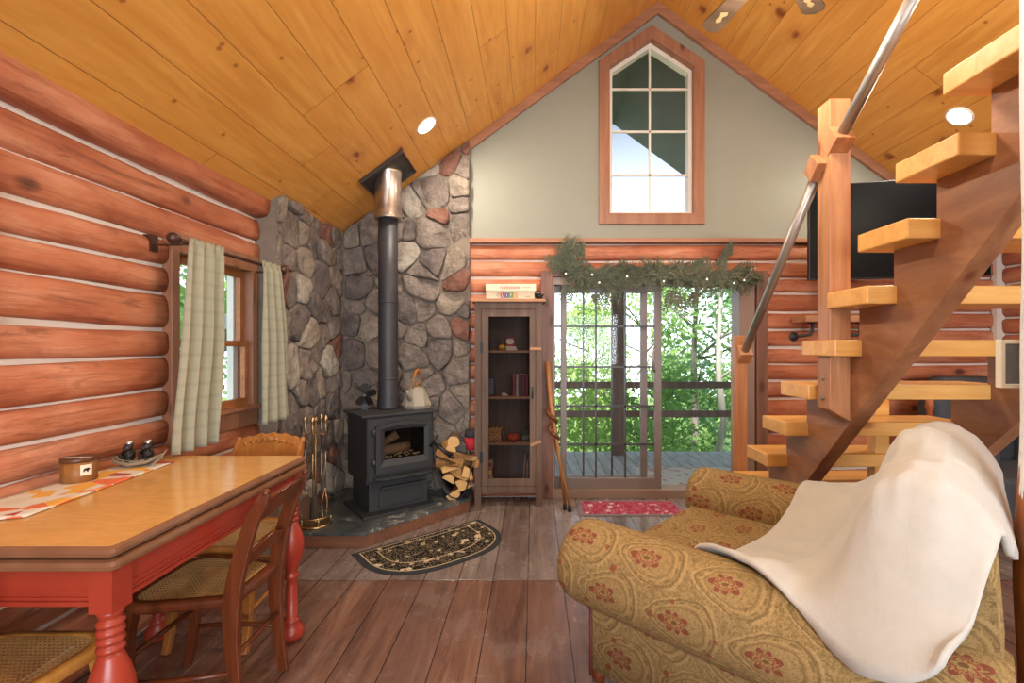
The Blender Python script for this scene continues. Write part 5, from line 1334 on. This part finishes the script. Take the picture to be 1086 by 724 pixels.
# ---- blanket: membrane resting on the chair
def chair_h(a, r):
    h = .0
    ins = -.03 < a < 1.24
    for yc in (0.0, W_):
        d = r-yc
        if ins and abs(d) < AR: h = max(h, AZ+math.sqrt(AR*AR-d*d))
    if -.02 < a < .86 and .0 < r < W_: h = max(h, .475)
    if -.055 < r < W_+.055 and .83 < a < 1.24:
        ed = 0.0
        h = max(h, float(np.interp(a, [.83, .87, .915, .955, .99, 1.05, 1.11, 1.17, 1.215, 1.24], [.47, .63, .80, .92, .985, 1.015, 1.01, .965, .90, .82]))-ed)
    if r <= -AR and ins: h = max(h, .50-(-AR-r)*2.0)
    if a >= 1.24 and -.055 < r < W_+.055: h = max(h, .82-(a-1.24)*4.5)
    return max(h, 0.12)
def bez(pts, n):
    pts = [V(p) for p in pts]; L = [0]
    for i in range(1, len(pts)): L.append(L[-1]+(pts[i]-pts[i-1]).length)
    out = []
    for k in range(n+1):
        s = L[-1]*k/n; i = 0
        while i < len(L)-2 and L[i+1] < s: i += 1
        t = (s-L[i])/(L[i+1]-L[i])
        p0, p1, p2, p3 = pts[max(i-1, 0)], pts[i], pts[i+1], pts[min(i+2, len(pts)-1)]
        out.append(.5*((2*p1)+(p2-p0)*t+(2*p0-5*p1+4*p2-p3)*t*t+(3*p1-p0-3*p2+p3)*t**3))
    return out
NB = 84
cTip, cLow, cBack, cFar = (.36, .17), (1.115, -.205), (1.245, 1.06), (.55, 1.13)
e_low = bez([cTip, (.50, .075), (.66, -.02), (.82, -.11), (.99, -.185), cLow], NB)
e_far = bez([cFar, (.72, 1.17), (.88, 1.15), (1.04, 1.09), cBack], NB)
e_left = bez([cTip, (.41, .34), (.47, .72), cFar], NB)
e_right = bez([cLow, (1.165, -.15), (1.205, -.06), (1.24, .12), (1.25, .5), cBack], NB)
G = np.zeros((NB+1, NB+1, 3)); Hh = np.zeros((NB+1, NB+1))
c00, c10, c01, c11 = V(cTip), V(cLow), V(cFar), V(cBack)
for i in range(NB+1):
    for j in range(NB+1):
        u, v = i/NB, j/NB
        p = e_low[i]*(1-v)+e_far[i]*v+e_left[j]*(1-u)+e_right[j]*u-(c00*(1-u)*(1-v)+c10*u*(1-v)+c01*(1-u)*v+c11*u*v)
        G[i, j, 0], G[i, j, 1] = p.x, p.y; Hh[i, j] = chair_h(p.x, p.y)
U = Hh.copy()
for it in range(1500):
    Pd = np.pad(U, 1, mode='edge')
    # reflect-extrapolate at free edges keeps hems draping
    avg = (Pd[2:, 1:-1]+Pd[:-2, 1:-1]+Pd[1:-1, 2:]+Pd[1:-1, :-2])/4
    for q in (0, -1):
        avg[q, 1:-1] = (U[q, 2:]+U[q, :-2])/2; avg[1:-1, q] = (U[2:, q]+U[:-2, q])/2
    avg[:, 0] -= .0002; avg[-1, :] -= .0003
    U = np.maximum(Hh, avg-.00022)
for i in range(NB+1):
    for j in range(NB+1):
        a, r = G[i, j, 0], G[i, j, 1]; u, v = i/NB, j/NB
        fold = .046*math.exp(-((v-.35-.25*u)/.07)**2)*math.sin(PI*u)+.03*math.exp(-((v-.13-.1*u)/.05)**2)*math.sin(PI*min(1, u*1.1))+.036*math.exp(-((v-.62+.1*u)/.06)**2)*math.sin(PI*min(1, u*1.2))+.014*mnoise.noise(V((a*5, r*5, 3)))+.006*mnoise.noise(V((a*14, r*9, 8)))
        hem = .008*math.sin(j*.9)*(u > .97)
        U[i, j] += .024+max(fold, -.004)+hem
    # soft upper hem corner
vs = [Ma @ V((G[i, j, 0], G[i, j, 1], U[i, j])) for i in range(NB+1) for j in range(NB+1)]
n = NB+1
b = MB(); b.add(vs, [(i*n+j, i*n+j+1, (i+1)*n+j+1, (i+1)*n+j) for i in range(NB) for j in range(NB)], smooth=True)
bl = b.build('throw_blanket', FLEECE, solid=.016); tag(bl, 'cream fleece throw blanket draped over the paisley armchair', 'blanket')
bl.modifiers['thick'].offset = 0
rolled = MB(); 

# ---- ceiling fan -------------------------------------------------------------
FHX, FHY, FHZ = 1.12, 2.13, 3.14
cf = thing('ceiling_fan', 'ceiling fan with carved wooden blades hanging under the ridge', 'ceiling fan', (FHX, FHY, FHZ))
bronze = plain('fan_bronze', '#3a2c24', .4, .5)
b = MB(); b.tube([(0, 0, .10), (0, 0, RZ-FHZ-.02)], .014, 12); b.lathe([(.03, RZ-FHZ-.12), (.06, RZ-FHZ-.06), (.062, RZ-FHZ-.02)], 18); b.build('downrod', bronze, cf)
b = MB(); b.lathe([(.05, -.07), (.09, -.05), (.11, -.01), (.11, .05), (.08, .09), (.03, .11)], 24); b.build('motor', bronze, cf)
bladem = wood('fan_blade_wood', '#64503f', '#46362a', 0, .4, knots=False)
for k in range(6):
    a = math.radians(45+60*k); b = MB(); Mb = RM('Z', a) @ RM('X', .2)
    b.prism([(.14, -.035), (.50, -.058), (.525, -.045), (.545, .0), (.525, .045), (.50, .058), (.14, .035)], -.004, .004, Mb); bl_ = b.build('blade', bladem, cf)
    b = MB(); b.box(.09, .18, -.02, .02, -.012, -.004, 0, Mb); b.build('blade_iron', bronze, bl_)
    b = MB(); Mq = Mb @ T(.43, 0, -.0055)
    b.prism([(-.05, -.012), (-.03, -.02), (-.01, -.006), (.02, -.018), (.04, .0), (.02, .014), (-.005, .008), (-.03, .02)], 0, .0015, Mq); b.build('carved_motif', plain('gilt', '#96805c', .5), bl_)
glb = emit('fan_globe_glass', '#ffe6c0', 6.0)
b = MB(); b.lathe([(.04, -.06), (.07, -.07), (.085, -.095), (.07, -.125), (.03, -.14)], 20); b.build('light_globe', glb, cf)
def light(name, typ, loc, power, col, size=.1, rot=(0, 0, 0), parent=None, sy=None, spread=None):
    l = bpy.data.lights.new(name, typ); l.energy = power; l.color = col
    if typ == 'AREA':
        l.size = size
        if sy: l.shape = 'RECTANGLE'; l.size_y = sy
        else: l.shape = 'DISK'
    else: l.shadow_soft_size = size
    o = bpy.data.objects.new(name, l); COL.objects.link(o); o.location = loc; o.rotation_euler = rot
    return o
WARM = (1.0, .88, .72)
light('fan_lamp', 'POINT', (FHX, FHY, FHZ-.30), 55, WARM, .1)
# ---- recessed lights ---------------------------------------------------------
lens = emit('recessed_lens', '#fff0d8', 14)
ringm = plain('white_trim_ring', '#e8e2d6', .4)
def can(x, y, label):
    z = ceilz(x); s = -1 if x < RX else 1
    th = math.atan(SL)*(1 if s > 0 else -1)
    Mc = T(x, y, z) @ RM('Y', th)
    c = thing('recessed_light', label, 'ceiling light', (x, y, z), 0, 'recessed ceiling lights')
    b = MB(); b.lathe([(.088, 0), (.09, -.004), (.082, -.008), (.074, -.006), (.074, 0)], 28, 0, Mc); b.build('trim_ring', ringm, c, world=True)
    b = MB(); b.lathe([(.075, -.001), (.075, -.005), (.01, -.0055)], 28, 0, Mc); b.build('lens', lens, c, world=True)
    l = light('downlight', 'AREA', Mc @ V((0, 0, -.02)), 26, WARM, .15); l.rotation_euler = (0, th, 0); l.data.spread = PI
can(-.818, 3.587, 'glowing recessed light in the left ceiling slope above the stovepipe')
can(3.08, 3.41, 'glowing recessed light in the right ceiling slope above the stairs')
for y in (1.2, -1.2):  # unseen cans, assumed to continue the rows, added for brightness
    can(-.82, y, 'added unseen recessed light in the left ceiling slope over the %s' % ('table' if y > 0 else 'back of the room'))
    can(3.08, y, 'added unseen recessed light in the right ceiling slope over the %s' % ('top of the stairs' if y > 0 else 'back of the room'))
# ---- daylight
COOL = (.86, .93, 1.0)
light('rear_fill_lamp', 'AREA', (1.0, YR+.03, 1.55), 230, COOL, 3.0, (PI/2, 0, 0), sy=1.2)  # cool fill lamp added behind the camera to brighten the room
def portal(loc, rot, sx, sy):
    o = light('daylight_portal', 'AREA', loc, 1, (1, 1, 1), sx, rot, sy=sy); o.data.cycles.is_portal = True
portal((1.08, 4.44, 1.0), (-PI/2, 0, 0), 1.8, 1.9)
portal((gxm, 4.44, 3.35), (-PI/2, 0, 0), .8, 1.6)
portal((XL-.22, 2.75, 1.4), (0, -PI/2, 0), 1.05, .7)
sun = light('sun', 'SUN', (0, 0, 20), 3.0, (1, .96, .88), .1, (math.radians(38), math.radians(-12), 0)); sun.data.angle = .2; sun.data.energy = 9.0

w = bpy.data.worlds.new('sky'); scn.world = w; w.use_nodes = True
nt = w.node_tree; bg = nt.nodes['Background']; tc = nt.nodes.new('ShaderNodeTexCoord'); sp = nt.nodes.new('ShaderNodeSeparateXYZ'); rp = nt.nodes.new('ShaderNodeValToRGB')
nt.links.new(tc.outputs['Generated'], sp.inputs[0]); nt.links.new(sp.outputs['Z'], rp.inputs[0]); nt.links.new(rp.outputs[0], bg.inputs[0])
e = rp.color_ramp.elements; e[0].position = 0.0; e[0].color = (.86, .93, 1, 1); e[0].color = (.80, .90, 1, 1); e[1].position = .42; e[1].color = (.145, .18, .225, 1)
bg.inputs[1].default_value = 3.4

# ---- camera and view
cam = bpy.data.cameras.new('camera'); co = bpy.data.objects.new('camera', cam); COL.objects.link(co)
co.location = (0, 0, CAMZ); co.rotation_euler = (PI/2, 0, 0)
cam.sensor_width = 36; cam.lens = FPX/1086*36; cam.shift_x = (543-CX)/1086; cam.shift_y = (CY-362)/1086; cam.clip_start = .02; cam.clip_end = 200
scn.camera = co
vs_ = scn.view_settings; vs_.view_transform = 'Standard'; vs_.look = 'None'; vs_.gamma = 1; vs_.use_curve_mapping = False; vs_.exposure = 0.12
scn.cycles.use_denoising = True; scn.cycles.max_bounces = 8; scn.cycles.diffuse_bounces = 4; scn.cycles.transparent_max_bounces = 16; scn.cycles.sample_clamp_indirect = 6
